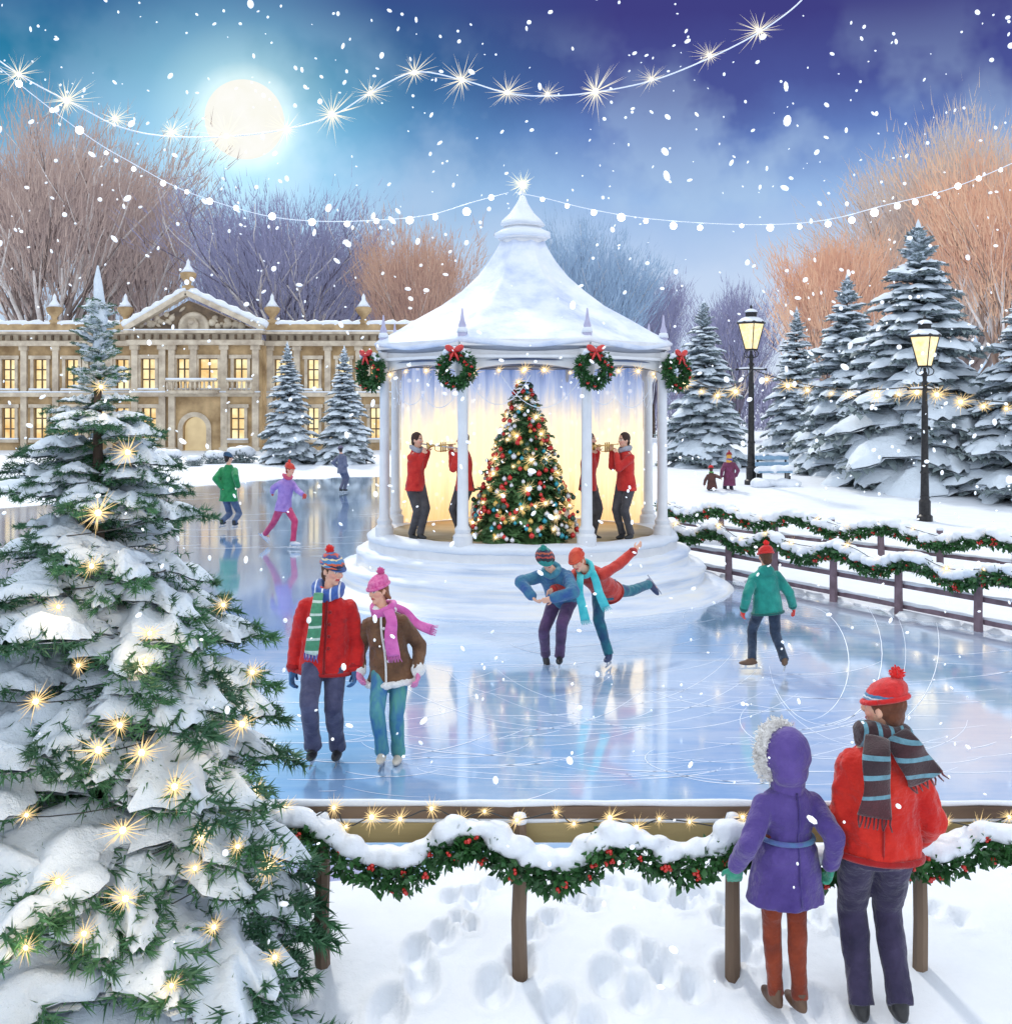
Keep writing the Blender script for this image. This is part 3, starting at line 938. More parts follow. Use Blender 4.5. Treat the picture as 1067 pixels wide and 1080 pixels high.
# lamps inside
for (x, y, z, e) in ((0, 0, 3.74, 330),):
    l = bpy.data.lights.new('bandstand_lamp', 'AREA'); l.shape = 'DISK'; l.size = 3.9; l.energy = e; l.color = (1, .86, .66)
    o = bpy.data.objects.new('bandstand_lamp', l); COL.objects.link(o); o.location = (GC.x + x, GC.y + y, z)


# ------------------------------------------------------------------ leafy things: garland, wreath
def leaf_cloud(pts, rad, n, size, seed=0, up=.0):
    """n small pointed leaves round a path; returns V,F"""
    rg = np.random.default_rng(seed); P = np.array([tuple(p) for p in pts]); R = rad if hasattr(rad, '__len__') else [rad] * len(P)
    R = np.array(R); t = rg.uniform(0, len(P) - 1.001, n); i = t.astype(int); f = (t - i)[:, None]
    c = P[i] * (1 - f) + P[i + 1] * f; rr = R[i] * (1 - f[:, 0]) + R[i + 1] * f[:, 0]
    d = rg.normal(size=(n, 3)); d /= np.linalg.norm(d, axis=1)[:, None]
    c = c + d * (rr * rg.uniform(.35, 1, n))[:, None]
    a = d + rg.normal(size=(n, 3)) * .6 + np.array([0, 0, up]); a /= np.linalg.norm(a, axis=1)[:, None]
    b = np.cross(a, rg.normal(size=(n, 3))); b /= np.linalg.norm(b, axis=1)[:, None]
    s = (size * rg.uniform(.6, 1.3, n))[:, None]
    V = np.stack([c, c + a * s * .5 + b * s * .26, c + a * s, c + a * s * .5 - b * s * .26], 1).reshape(-1, 3)
    F = np.arange(4 * n).reshape(n, 4)
    return V, F


LEAFS = []
for i, (c1, c2) in enumerate((((.012, .06, .018, 1), (.05, .17, .045, 1)), ((.03, .11, .02, 1), (.12, .28, .05, 1)), ((.02, .09, .05, 1), (.06, .22, .12, 1)))):
    LEAFS.append(pmat('garland_leaf_' + 'abc'[i], c1, c2, .45, 9, 0))
BERRYME = None


def berry_mesh():
    global BERRYME
    if BERRYME is None:
        m = MB(); m.ell((0, 0, 0), 1, n=8, m=6); m.ell((1.5, .3, .6), .9, n=8, m=6); m.ell((.3, -.4, 1.6), .95, n=8, m=6); BERRYME = m.mesh('berry_cluster'); BERRYME.materials.append(M['berry'])
    return BERRYME


def snow_lumps(m, pts, rad, lift, seed=0, dens=1.0, yj=.5):
    rg = random.Random(seed); L = 0
    P = [Vector(p) for p in pts]
    for i in range(len(P) - 1):
        a, b = P[i], P[i + 1]; d = (b - a).length; L += d * dens
        while L > 0:
            L -= rad * .55; c = a.lerp(b, rg.random()); r = rad * rg.uniform(.55, 1.15)
            m.ell(c + Vector((rg.uniform(-.3, .3) * rad, rg.uniform(-yj, yj) * rad, lift + rg.uniform(-.25, .35) * rad)), (r * 1.15, r, r * .72), None, 8, 6)


def garland(name, pts, rad, n, leaf, label, nb, berry, seed, group=None, snow=True, srad=None, slift=None):
    t = thing(name, Vector(pts[0]), label, 'garland', group)
    V, F = leaf_cloud(pts, rad, n, leaf, seed)
    rg = np.random.default_rng(seed + 5)
    npmesh('foliage', V, F, LEAFS, t, midx=rg.integers(0, 3, len(F)))
    rr = random.Random(seed)
    for i in range(nb):
        k = rr.randrange(len(pts)); p = Vector(pts[k]); a = rr.uniform(PI * .75, PI * 1.9)
        q = p + Vector((rr.uniform(-.03, .03), math.cos(a + 1.57) * 0 - abs(math.sin(a)) * rad * .95, math.cos(a) * rad * .85))
        put(berry_mesh(), 'berry_cluster', q, berry * rr.uniform(.8, 1.2), t, (rr.uniform(0, 6), rr.uniform(0, 6), 0))
    if snow:
        m = MB(); snow_lumps(m, pts, srad or rad * .9, slift if slift is not None else rad * .9, seed, 1.3)
        me = blend(m, (srad or rad) * .22, 2, (srad or rad) * .12, 6 / (srad or rad) * .08, seed)
        link(me, 'snow', M['snow'], t)
    return t


def fence(name, pts, h, post_at, rails, label, mat, pw=.09, group=None, snow=.035, top_over=.06):
    """pts: base line (p,q) ; rails: list of (z, height, mat)"""
    p, q = [Vector(v) for v in pts]; t = thing(name, p, label, 'fence', group)
    L = (q - p).length; d = (q - p).normalized()
    side = Vector((d.y, -d.x, 0))
    for u in post_at:
        c = p.lerp(q, u); m = MB(); zb = hz(c.x, c.y)
        c.z = 0
        pts_ = [Vector((c.x, c.y, z)) for z in (zb - .15, h * .3, h * .7, h + top_over)]
        m.tube([v + Vector((.006 * math.sin(v.z * 9 + u * 40), 0, 0)) for v in pts_], [pw * .56, pw * .52, pw * .5, pw * .46], 8)
        po = m.build('post', mat, t, auto=.5)
        m = MB(); m.lathe([(pw * .5, 0), (pw * .56, .012), (pw * .4, .05), (0, .06)], (c.x, c.y, h + top_over - .005), 10); m.build('snow_cap', M['snow'], po)
    for z, hh, mt in rails:
        m = MB(); m.beam(Vector((p.x, p.y, z)) - side * (pw * .5 + .022), Vector((q.x, q.y, z)) - side * (pw * .5 + .022), .04, hh)
        ra = m.build('rail', mt, t, smooth=False)
        m = MB(); n = int(L / .09) + 2
        sp = [p.lerp(q, i / n) for i in range(n + 1)]
        sp = [Vector((v.x, v.y, z + hh / 2 + .012)) - side * (pw * .5 + .022) + Vector((0, 0, .35 * snow * mnoise.noise(Vector((i * .37, z, 0))))) for i, v in enumerate(sp)]
        m.tube(sp, [snow * (.75 + .5 * mnoise.noise(Vector((i * .21, 3, z)))) for i in range(n + 1)], 8)
        m.build('snow', M['snow'], ra)
    return t


# ---- near fence
FY = 6.15
def fx(px, z): return at(px, HY + (EYE - z) / FY * F_, FY)
posts_px = [131, 340, 548, 772, 970, 1180]
fp, fq = fx(90, 0), fx(1260, 0)
fence('near_fence', (fp, fq), .76, [(p - 90) / (1260 - 90) for p in posts_px], [(.795, .065, M['rail']), (.685, .105, M['plank'])],
      'snow topped brown wooden fence running along the near edge of the ice', M['wood'], pw=.078, snow=.026, top_over=.0)
# swags of the near garland: (px, py) photo samples, hung just in front of the fence
GS = [(90, 890), (160, 915), (240, 890), (300, 885), (335, 896), (390, 925), (430, 926), (470, 900), (487, 893), (520, 900), (560, 925), (600, 928), (635, 905), (645, 898), (680, 908), (720, 922), (760, 905), (775, 896), (800, 905), (850, 925), (890, 915), (930, 900), (960, 912), (1000, 914), (1050, 895), (1090, 912), (1140, 925), (1200, 900), (1260, 895)]
def smooth_path(P, n=8):
    out = []
    for i in range(len(P) - 1):
        p0 = Vector(P[max(0, i - 1)]); p1 = Vector(P[i]); p2 = Vector(P[i + 1]); p3 = Vector(P[min(len(P) - 1, i + 2)])
        for k in range(n):
            t = k / n; out.append(.5 * ((2 * p1) + (p2 - p0) * t + (2 * p0 - 5 * p1 + 4 * p2 - p3) * t * t + (3 * p1 - p0 - 3 * p2 + p3) * t ** 3))
    out.append(Vector(P[-1])); return out
gpts = smooth_path([at(x, y - 4, FY - .14) for x, y in GS], 6)
garland('holly_garland', gpts, .085, 9000, .055, 'thick green holly garland with red berries and heavy snow swagged along the near fence', 95, .011, 7, srad=.07, slift=.085)
random.seed(21)
bp = [(p, q) for p, q in ((300, 853), (318, 868), (352, 852), (365, 872), (392, 862), (422, 864), (455, 853), (486, 864), (511, 856), (545, 865), (586, 857), (605, 869), (643, 863), (671, 873), (695, 864), (727, 867), (762, 872), (783, 862), (850, 870), (880, 866), (962, 868), (978, 878), (998, 867), (1032, 872), (1064, 862), (250, 858), (270, 872))]
bulbs = [at(p, q, FY - .12) for p, q in bp]; bulbs.sort(key=lambda v: v.x)
light_string('fairy_lights', smooth_path(bulbs, 3), bulbs, 'warm yellow lights with glare rays strung along the top of the near fence', size=.085, r=.004)

# ---- two fences on the far right bank
def fence_path(px0, py0, px1, py1):
    a, b = gp(px0, py0), gp(px1, py1); return Vector((*a, 0)), Vector((*b, 0))
a, b = fence_path(712, 600, 1130, 686)
FH = .74
fence('pond_fence', (a, b), FH, [0, .19, .335, .5, .66, .83, 1], [(.66, .05, M['mauve_wood']), (.42, .07, M['mauve_wood']), (.12, .07, M['mauve_wood'])], 'low mauve post and rail fence edging the ice, hung with the lower garland', M['mauve_wood'], pw=.12, snow=.035)
def hang(a, b, peaks, z_hi, amp, off, n=120):
    out = []; side = (b - a).normalized(); s = Vector((side.y, -side.x, 0))
    for i in range(n + 1):
        u = i / n; p = a.lerp(b, u); out.append(Vector((p.x, p.y, z_hi - amp * .5 * (1 - math.cos(2 * PI * u * peaks + .6)))) + s * off)
    return out
g1 = hang(a, b, 5.5, .80, .18, .16)
garland('berry_garland', g1, .09, 5200, .085, 'green garland with red berries under a cushion of snow, on the fence beside the ice', 60, .02, 17, 'garlands on the far fences', srad=.10, slift=.11)
a2, b2 = fence_path(700, 566, 1130, 625)
fence('path_fence', (a2, b2), FH, [.03, .19, .35, .50, .62, .75, .9, 1], [(.68, .05, M['mauve_wood']), (.34, .07, M['mauve_wood'])], 'low mauve post and rail fence beside the snowy park path, behind the ice edge fence', M['mauve_wood'], pw=.13, snow=.04)
g2 = hang(a2, b2, 4.5, .74, .20, .18)
garland('berry_garland', g2, .10, 5200, .10, 'green garland with red berries under a cushion of snow, on the farther bank fence', 60, .023, 27, 'garlands on the far fences', srad=.12, slift=.12)
for gg, aa, bb, lab in ((g1, a, b, 'small yellow lights above the garland on the fence beside the ice'), (g2, a2, b2, 'small yellow lights above the garland on the farther bank fence')):
    bl2 = [gg[i] + Vector((0, -.12, .16)) for i in range(3, 120, 9)]
    light_string('fairy_lights', smooth_path(bl2, 3), bl2, lab, size=.12, r=.006)

# ---- wreaths on the bandstand columns
def wreath(c, yaw, label):
    t = thing('wreath', c, label, 'wreath', 'wreaths on the bandstand columns')
    r0 = .215; pts = [Vector((c.x + r0 * math.cos(2 * PI * i / 24), c.y, c.z + r0 * math.sin(2 * PI * i / 24))) for i in range(25)]
    V, F = leaf_cloud(pts, .085, 1500, .07, 3); npmesh('foliage', V, F, LEAFS, t, midx=np.random.default_rng(1).integers(0, 3, len(F)))
    rr = random.Random(4)
    for i in range(10):
        k = rr.randrange(24); p = pts[k] + Vector((rr.uniform(-.05, .05), -.08, rr.uniform(-.05, .05))); put(berry_mesh(), 'berry_cluster', p, .016, t, (rr.uniform(0, 6), 0, 0))
    m = MB(); top = Vector((c.x, c.y - .1, c.z + .27))
    for s in (-1, 1):
        m.ell(top + Vector((s * .075, 0, .035)), (.08, .035, .05), Matrix.Rotation(-s * .5, 3, 'Y'))
        m.tube([top, top + Vector((s * .04, -.01, -.08)), top + Vector((s * .07, -.01, -.15))], [.02, .022, .014], 6)
    m.ell(top, (.032, .035, .032)); m.build('bow', M['berry'], t)
    m = MB(); snow_lumps(m, [pts[i] + Vector((0, -.03, .05)) for i in range(2, 11)], .05, .03, 4, .7); link(blend(m, .014, 2, .006, 9), 'snow', M['snow'], t)
    t.rotation_euler = (0, 0, yaw)
    return t
for k, lab in ((4, 'green wreath with a red bow on the leftmost column of the bandstand'), (5, 'green wreath with a red bow on the column left of the Christmas tree'),
               (6, 'green wreath with a red bow on the column right of the Christmas tree'), (7, 'green wreath with a red bow on the rightmost column of the bandstand')):
    c = oc(GR + .24, A8[k], 3.58); wreath(c, (A8[k] - 1.5 * PI) * .6, lab)
# ------------------------------------------------------------------ trees
def blob_dirs(): pass


def bough(rg, near):
    """unit bough along +x: (needles V,F(tri)), (snow V,F(quad))"""
    V = []; F = []
    def w(t): return (.34 * (1 - t) ** .75 + .05) * (1 if t > .12 else t / .12 * .6 + .4)
    droop = rg.uniform(.16, .34); ph = rg.uniform(0, 6)
    def sp(t): return np.array([t, .03 * math.sin(t * 5 + ph), -droop * t * t + .06 * t])
    nt_ = 26 if near else 11
    for i in range(nt_):
        t = (i + .5) / nt_
        for sgn in (-1, 1):
            L = w(t) * rg.uniform(.85, 1.25); a = sp(t) + np.array([0, 0, (.10 * rg.random() if (near and rg.random() < .28) else 0)]); ang = math.radians(rg.uniform(40, 62))
            d = np.array([math.cos(ang), sgn * math.sin(ang), rg.uniform(-.35, -.05)])
            tip = a + d * L + np.array([0, 0, -.10 * L])
            if near:
                mid = a + d * L * .5
                nn = 13
                for k in range(nn):
                    u = (k + rg.random()) / nn; c = a * (1 - u) + tip * u
                    for q in range(2):
                        nd = d * .75 + rg.normal(size=3) * .55; nd /= np.linalg.norm(nd); ln = rg.uniform(.05, .085)
                        sd = np.cross(nd, rg.normal(size=3)); sd /= np.linalg.norm(sd)
                        b = len(V); V += [c + sd * .006, c - sd * .006, c + nd * ln]; F.append((b, b + 1, b + 2))
            else:
                for k in range(3):
                    u = k / 3.0; c = a * (1 - u) + tip * u; sd = np.cross(d, [0, 0, 1.]); sd /= np.linalg.norm(sd)
                    e = c + d * L * .55 + rg.normal(size=3) * .03 + np.array([0, 0, -.07 * rg.random()])
                    b = len(V); V += [c + sd * .05, c - sd * .05 + np.array([0, 0, -.03]), e]; F.append((b, b + 1, b + 2))
    # snow pad
    nu, nv = (24, 15) if near else (10, 7)
    S = []; ph2 = rg.uniform(0, 6); t0 = rg.uniform(.05, .2); t1 = rg.uniform(.9, 1.04)
    th = rg.uniform(.07, .12)
    for side in (1, -1):
        for i in range(nu):
            t = t0 + (t1 - t0) * i / (nu - 1); e = math.sin(PI * min(1, max(0, (i + .15) / (nu - .7)))) ** .45
            for j in range(nv):
                u = -1 + 2 * j / (nv - 1)
                lob = 1 + .30 * math.sin(t * 17 + ph2 + (2.1 if u > 0 else 0)) + .12 * rg.normal() * (abs(u) > .6)
                y = u * w(min(1, t)) * (.95 if near else 1.14) * lob * (.35 + .65 * e)
                dome = max(0, 1 - u * u) ** .5
                z = sp(min(t, 1.0))[2] - .16 * abs(y) + (th * dome * e * (1 + .35 * math.sin(t * 23 + u * 4 + ph2)) + .012 if side > 0 else -.015 * dome)
                if near and side > 0: z += .022 * mnoise.noise(Vector((t * 16, y * 16, ph2))) * e * dome + .012 * mnoise.noise(Vector((t * 40, y * 40, ph2))) * e * dome
                S.append((t + .12 * abs(y), y + sp(min(t, 1))[1], z))
    SF = []
    for s in range(2):
        b = s * nu * nv
        for i in range(nu - 1):
            for j in range(nv - 1):
                q = (b + i * nv + j, b + i * nv + j + 1, b + (i + 1) * nv + j + 1, b + (i + 1) * nv + j)
                SF.append(q if s else q[::-1])
    return (np.array(V), np.array(F)), (np.array(S), np.array(SF))


_bo = {}
def boughs(near):
    if near not in _bo:
        rg = np.random.default_rng(5); _bo[near] = [bough(rg, near) for _ in range(10)]
    return _bo[near]


FOL = [pmat('needles_deep', (.015, .065, .035, 1), (.07, .21, .09, 1), .55, 3, 0), pmat('needles_blue', (.13, .17, .18, 1), (.27, .33, .34, 1), .6, 2, 0)]


def conifer(name, base, h, R, label, profile=None,  near=False, seed=0, tiers=None, pw=.8, nb=None, fol=None, group=None, snowp=1.0, skirt=.05, droop=0, cat='conifer', foll=None):
    rg = np.random.default_rng(seed); t = thing(name, base, label, cat, group)
    m = MB(); base = Vector(base)
    m.tube([base - Vector((0, 0, .2)), base + Vector((0, 0, h * .5)), base + Vector((0, 0, h * .97))], [R * .06 + .01, R * .035, .01], 8); m.build('trunk', M['bark'], t)
    B = boughs(near); NV = []; NF = []; SV = []; SF = []; no = so_ = 0
    tiers = tiers or 15
    z = skirt * h; k = 0
    prof = profile or (lambda zz: R * max(0, 1 - zz / h) ** pw)
    while z < h * .975:
        r = prof(z); step = max(h / tiers * (.35 + .65 * r / R), h * .018)
        if near and z > .80 * h: step = .075
        n = nb(z / h) if nb else max(4, int(6 + 6 * r / R))
        a0 = rg.uniform(0, 6)
        for i in range(n):
            a = a0 + 2 * PI * i / n + rg.normal() * .18; L = r * rg.uniform(.72, 1.12) + .02 * h * .3
            (v, f), (s, sf) = B[rg.integers(len(B))]
            zz = z + rg.normal() * step * .3
            pitch = (.10 - .45 * (z / h)) + rg.normal() * .09 + droop     # >0 = down
            if z > .85 * h: pitch -= .45 if not near else .25
            if near and z > .82 * h and i > 6: continue
            wf = rg.uniform(.85, 1.25) * (1.0 if (r > .35 * R or near) else 1.25)
            ca, sa, cp, sp_ = math.cos(a), math.sin(a), math.cos(pitch), math.sin(pitch)
            def T(q, sc=1.0):
                x, y, zv = q[:, 0] * L, q[:, 1] * L * wf, q[:, 2] * L
                x2 = x * cp + zv * sp_; z2 = -x * sp_ + zv * cp
                return np.stack([base.x + x2 * ca - y * sa, base.y + x2 * sa + y * ca, base.z + zz + z2], 1)
            NV.append(T(v)); NF.append(f + no); no += len(v)
            if rg.random() < snowp:
                SV.append(T(s)); SF.append(sf + so_); so_ += len(s)
        z += step; k += 1
    # snowy tip
    npmesh('foliage', np.concatenate(NV), np.concatenate(NF), (foll or (FOL[0] if near else FOL[1])), t)
    S = np.concatenate(SV)
    m = MB(); m.tube([base + Vector((0, 0, h * .9)), base + Vector((.004 * h, 0, h * .95)), base + Vector((0, 0, h * 1.0)), base + Vector((0, 0, h * 1.02))], [R * .05, R * .045, R * .02, .004] if not near else [.026, .034, .02, .004], 7)
    b = so_; tv = np.array(m.v); tf = np.array([f for f in m.f if len(f) == 4])
    so = npmesh('snow', np.concatenate([S, tv]), np.concatenate(SF + [tf + b]), M['snow_soft'], t, smooth=True)
    return t


def ctree(px, pybase, pytop, hw, Y=None, **k):
    p = gpt(px, pybase) if Y is None else at(px, pybase, Y)
    s = F_ / p.y; zt = EYE + (HY - pytop) / s
    return conifer('fir_tree', p, zt - p.z, hw / s, **k)


# far conifers
ctree(303, 489, 362, 38, label='snow laden fir in front of the palace, the one nearer its pediment', seed=1, tiers=17, group='snowy firs in front of the palace')
ctree(363, 489, 366, 36, label='snow laden fir in front of the palace, the one nearer the bandstand', seed=2, tiers=17, group='snowy firs in front of the palace')
ctree(742, 492, 318, 56, label='slim snow laden fir just right of the bandstand', seed=3, tiers=20, group='snowy firs of the park')
ctree(840, 486, 326, 46, label='slim pale fir between the two street lamps, farther back', seed=4, tiers=19, group='snowy firs of the park')
ctree(893, 500, 292, 78, label='broad snow laden fir with wide lower boughs between the street lamps', seed=5, tiers=17, group='snowy firs of the park')
ctree(968, 521, 236, 118, label='tallest snow laden fir, behind the street lamp on the right', seed=6, tiers=17, group='snowy firs of the park')
ctree(1078, 530, 300, 85, label='snow laden fir at the right edge beyond the tallest one', seed=8, tiers=16, group='snowy firs of the park')

# the big near fir
NB = Vector((-1.99, 5.55, -.1))
nt_tree = conifer('fir_tree', NB, 3.72, 1.30, 'huge snow covered fir in the left corner, lit by golden lights', near=True, seed=12, tiers=19, pw=.72,
                  nb=lambda u: int(13 - 6 * u), cat='conifer', skirt=.03, profile=lambda z: float(np.interp(z, [.0, .5, .95, 1.4, 1.86, 2.1, 2.3, 2.65, 2.98, 3.12, 3.6, 3.75], [1.28, 1.16, 1.03, .90, .82, .70, .56, .44, .36, .15, .08, .03])))
st_px = [(105, 408), (133, 477), (106, 541), (98, 597), (157, 668), (240, 638), (154, 697), (266, 709), (86, 702), (257, 764), (131, 765), (104, 791), (153, 794), (271, 833), (133, 876), (208, 884), (254, 893), (280, 914), (200, 916), (137, 948), (222, 978), (93, 985), (60, 640), (40, 740), (30, 860), (60, 930), (20, 1000), (180, 1040), (290, 1010), (180, 830)]
random.seed(8)
pts = []
for px, py in st_px:
    # on the outer skin of the tree, at the height seen
    z = EYE - (py - HY) / F_ * 4.9; r = float(np.interp(z, [.0, .5, .95, 1.4, 1.86, 2.1, 2.3, 2.65, 3.0, 3.25, 3.6], [1.2, 1.1, .98, .86, .78, .66, .52, .40, .32, .12, .06]))
    best = None
    for i in range(60):
        a = -PI + PI * i / 59; rr = r * .98; p = Vector((NB.x + rr * math.cos(a), NB.y + rr * math.sin(a), 0)); p.z = EYE - (py - HY) / F_ * p.y
        q = abs(CX + p.x / p.y * F_ - px)
        if best is None or q < best[0]: best = (q, p)
    pts.append(best[1])
order = sorted(pts, key=lambda v: -v.z)
helix = []
for i in range(260):
    z = .3 + i / 260 * 2.2; r = 1.27 * .6 * max(.03, 1 - (z - NB.z) / 3.72) ** .72; helix.append(Vector((NB.x + r * math.cos(i * .22), NB.y + r * math.sin(i * .22), z)))
light_string('rayed_lights', helix, order, 'golden lights with glare rays wound round the big snowy fir in the left corner', size=.10, r=.003)
for p in order[::2]:
    l = bpy.data.lights.new('bulb_glow', 'POINT'); l.energy = .9; l.color = (1, .7, .35); l.shadow_soft_size = .06
    o = bpy.data.objects.new('bulb_glow', l); COL.objects.link(o); o.location = p + Vector((.01, -.05, 0))


# ------------------------------------------------------------------ winter broadleaf trees
def bare_tree(px, Y, pybase, pytop, hw, cols, label, seed, limbs=9, haze=14000, pale=.5, group='bare winter trees behind the park', lean=0):
    rg = np.random.default_rng(seed); p = at(px, pybase, Y); p.z = hz(p.x, p.y); s = F_ / Y
    h = EYE + (HY - pytop) / s - p.z; R = hw / s
    t = thing('bare_tree', p, label, 'tree', group)
    wood = MB(); pal = MB(); tips = []

    def grow_(a, d, L, r, dep):
        pts = [a]; q = a.copy(); dd = d.copy()
        for i in range(4):
            dd = (dd + Vector((rg.normal() * .07, rg.normal() * .07, .10))).normalized(); q = q + dd * (L / 4); pts.append(q.copy())
        q_ = dep >= 2 and rg.random() < pale; r_ = r * (1.5 if q_ else 1)
        (pal if q_ else wood).tube(pts, [r_, r_ * .86, r_ * .72, r_ * .58, r_ * .42], 5 if dep > 1 else 7)
        tips.append((pts[2], dep)); tips.append((pts[4], dep))
        if dep >= 4: return
        nn = 3 if dep < 3 else 2
        for k in range(nn + (dep == 1)):
            j = rg.integers(2, 5); ax = Vector(rg.normal(size=3)).normalized(); nd = (dd + ax * .42 + Vector((0, 0, .12))).normalized()
            grow_(pts[j], nd, L * rg.uniform(.62, .85), r * .46, dep + 1)
    m = MB(); th = h * .22; m.tube([p - Vector((0, 0, .3)), p + Vector((0, 0, th))], [R * .075, R * .05], 9); m.build('trunk', M['bark'], t)
    for k in range(limbs):
        a = 2 * PI * k / limbs + rg.normal() * .3; sp = rg.uniform(.12, .75) * (R / (h * .55)) * 1.15
        d = Vector((math.cos(a) * sp + lean, math.sin(a) * sp * .6, 1)).normalized()
        grow_(p + Vector((0, 0, th * rg.uniform(.6, 1))), d, h * .36, R * .028, 1)
    tz = np.array([tuple(q) for q, _ in tips]); kz = (h * .93) / (np.percentile(tz[:, 2], 97) - p.z); kx = (R * .82) / np.percentile(np.abs(tz[:, 0] - p.x), 95)
    fit_ = lambda v: (p.x + (v[0] - p.x) * kx, p.y + (v[1] - p.y) * min(kx, 1), p.z + (v[2] - p.z) * kz)
    wood.v = [fit_(v) for v in wood.v]; pal.v = [fit_(v) for v in pal.v]; tips = [(fit_(q), dd_) for q, dd_ in tips]
    wood.build('limbs', pmat(label[:6] + '_limb', cols[0], cols[1], .85, 3, 0), t)
    if pal.n: pal.build('frosted_branches', pmat(label[:6] + '_frost', (.66, .60, .58, 1), (.9, .86, .84, 1), .8, 3, 0), t)
    # fine twigs: thin upright slivers in clumps inside the crown
    T = np.array([tuple(q) for q, dpt in tips if dpt >= 2]); n = int(haze * .95)
    c = T[rg.integers(0, len(T), n)] + rg.normal(size=(n, 3)) * np.array([R * .10, R * .10, h * .045])
    cen = np.array([p.x, p.y, p.z + h * .12]); d = c - cen; d /= np.linalg.norm(d, axis=1)[:, None]; d += rg.normal(size=(n, 3)) * .22; d /= np.linalg.norm(d, axis=1)[:, None]
    b = np.cross(d, rg.normal(size=(n, 3))); b /= np.linalg.norm(b, axis=1)[:, None]
    L = rg.uniform(.5, 1.5, n)[:, None] * (.4 + h / 30); wd = rg.uniform(.014, .036, n)[:, None] * (.5 + h / 30)
    V = np.stack([c - b * wd, c + b * wd, c + d * L], 1).reshape(-1, 3); F = np.arange(3 * n).reshape(n, 3)
    cl = noise2(c[:, 0] / R, c[:, 2] / R, 1.7, seed)
    mi = (cl + rg.normal(size=n) * .18 > .0).astype('i')
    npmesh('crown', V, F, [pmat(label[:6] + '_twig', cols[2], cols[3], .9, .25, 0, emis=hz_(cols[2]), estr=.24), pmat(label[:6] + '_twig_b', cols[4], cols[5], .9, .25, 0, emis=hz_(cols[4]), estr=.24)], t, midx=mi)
    return t


def hz_(c): return tuple(.5 * a + .5 * b for a, b in zip(c, srgb(176, 190, 220)))  # haze tint, given to the twigs as faint emission
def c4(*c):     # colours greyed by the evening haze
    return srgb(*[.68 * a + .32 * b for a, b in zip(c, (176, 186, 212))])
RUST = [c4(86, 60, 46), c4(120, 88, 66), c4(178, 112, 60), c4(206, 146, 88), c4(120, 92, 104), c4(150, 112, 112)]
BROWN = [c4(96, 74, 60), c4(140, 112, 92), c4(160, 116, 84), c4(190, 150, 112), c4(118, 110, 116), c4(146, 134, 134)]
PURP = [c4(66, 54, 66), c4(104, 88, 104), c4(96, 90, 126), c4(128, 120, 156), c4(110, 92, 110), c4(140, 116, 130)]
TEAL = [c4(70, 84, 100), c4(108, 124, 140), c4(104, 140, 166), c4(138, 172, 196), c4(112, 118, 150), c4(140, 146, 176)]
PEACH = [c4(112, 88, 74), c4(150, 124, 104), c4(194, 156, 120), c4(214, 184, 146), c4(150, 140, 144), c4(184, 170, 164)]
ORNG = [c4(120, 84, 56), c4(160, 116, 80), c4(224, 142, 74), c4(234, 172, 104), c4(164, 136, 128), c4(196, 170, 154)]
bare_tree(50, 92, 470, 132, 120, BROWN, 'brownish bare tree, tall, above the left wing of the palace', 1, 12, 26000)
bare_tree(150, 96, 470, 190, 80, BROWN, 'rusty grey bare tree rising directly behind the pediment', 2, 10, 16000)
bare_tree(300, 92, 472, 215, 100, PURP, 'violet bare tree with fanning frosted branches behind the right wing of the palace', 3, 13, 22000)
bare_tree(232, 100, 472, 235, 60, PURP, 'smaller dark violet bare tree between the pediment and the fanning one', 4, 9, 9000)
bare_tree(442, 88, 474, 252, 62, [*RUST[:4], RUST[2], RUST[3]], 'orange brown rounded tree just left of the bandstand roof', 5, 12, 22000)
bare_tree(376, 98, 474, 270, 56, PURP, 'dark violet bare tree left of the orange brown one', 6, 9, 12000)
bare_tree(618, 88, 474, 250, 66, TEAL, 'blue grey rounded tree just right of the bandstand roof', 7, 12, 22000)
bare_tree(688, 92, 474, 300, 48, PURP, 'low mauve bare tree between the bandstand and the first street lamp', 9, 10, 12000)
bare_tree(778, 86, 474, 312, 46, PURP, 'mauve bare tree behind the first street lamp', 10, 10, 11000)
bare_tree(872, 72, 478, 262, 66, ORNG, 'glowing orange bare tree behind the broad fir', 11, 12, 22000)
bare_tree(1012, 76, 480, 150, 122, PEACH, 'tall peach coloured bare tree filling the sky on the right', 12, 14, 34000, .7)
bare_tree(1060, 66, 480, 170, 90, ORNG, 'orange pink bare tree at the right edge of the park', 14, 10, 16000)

# distant wood closing the horizon
rg = np.random.default_rng(4); n = 60000
X = rg.uniform(-95, 95, n); Y = rg.uniform(118, 132, n)
hgt = 6.5 + 3.2 * noise2(X, Y * 0, .09, 3) + 1.5 * noise2(X, Y * 0, .4, 5)
Z = rg.uniform(0, 1, n) ** .8 * hgt; c = np.stack([X, Y, Z], 1); d = rg.normal(size=(n, 3)) * .35 + np.array([0, 0, 1]); d /= np.linalg.norm(d, axis=1)[:, None]
b = np.cross(d, rg.normal(size=(n, 3))); b /= np.linalg.norm(b, axis=1)[:, None]
V = np.stack([c - b * .07, c + b * .07, c + d * rg.uniform(.6, 1.6, n)[:, None]], 1).reshape(-1, 3)
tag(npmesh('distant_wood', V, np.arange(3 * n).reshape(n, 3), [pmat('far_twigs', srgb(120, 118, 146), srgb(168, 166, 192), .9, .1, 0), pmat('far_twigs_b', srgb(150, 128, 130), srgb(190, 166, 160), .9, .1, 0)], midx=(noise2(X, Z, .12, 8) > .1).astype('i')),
    'hazy grey violet wood along the horizon', 'wood', kind='stuff')

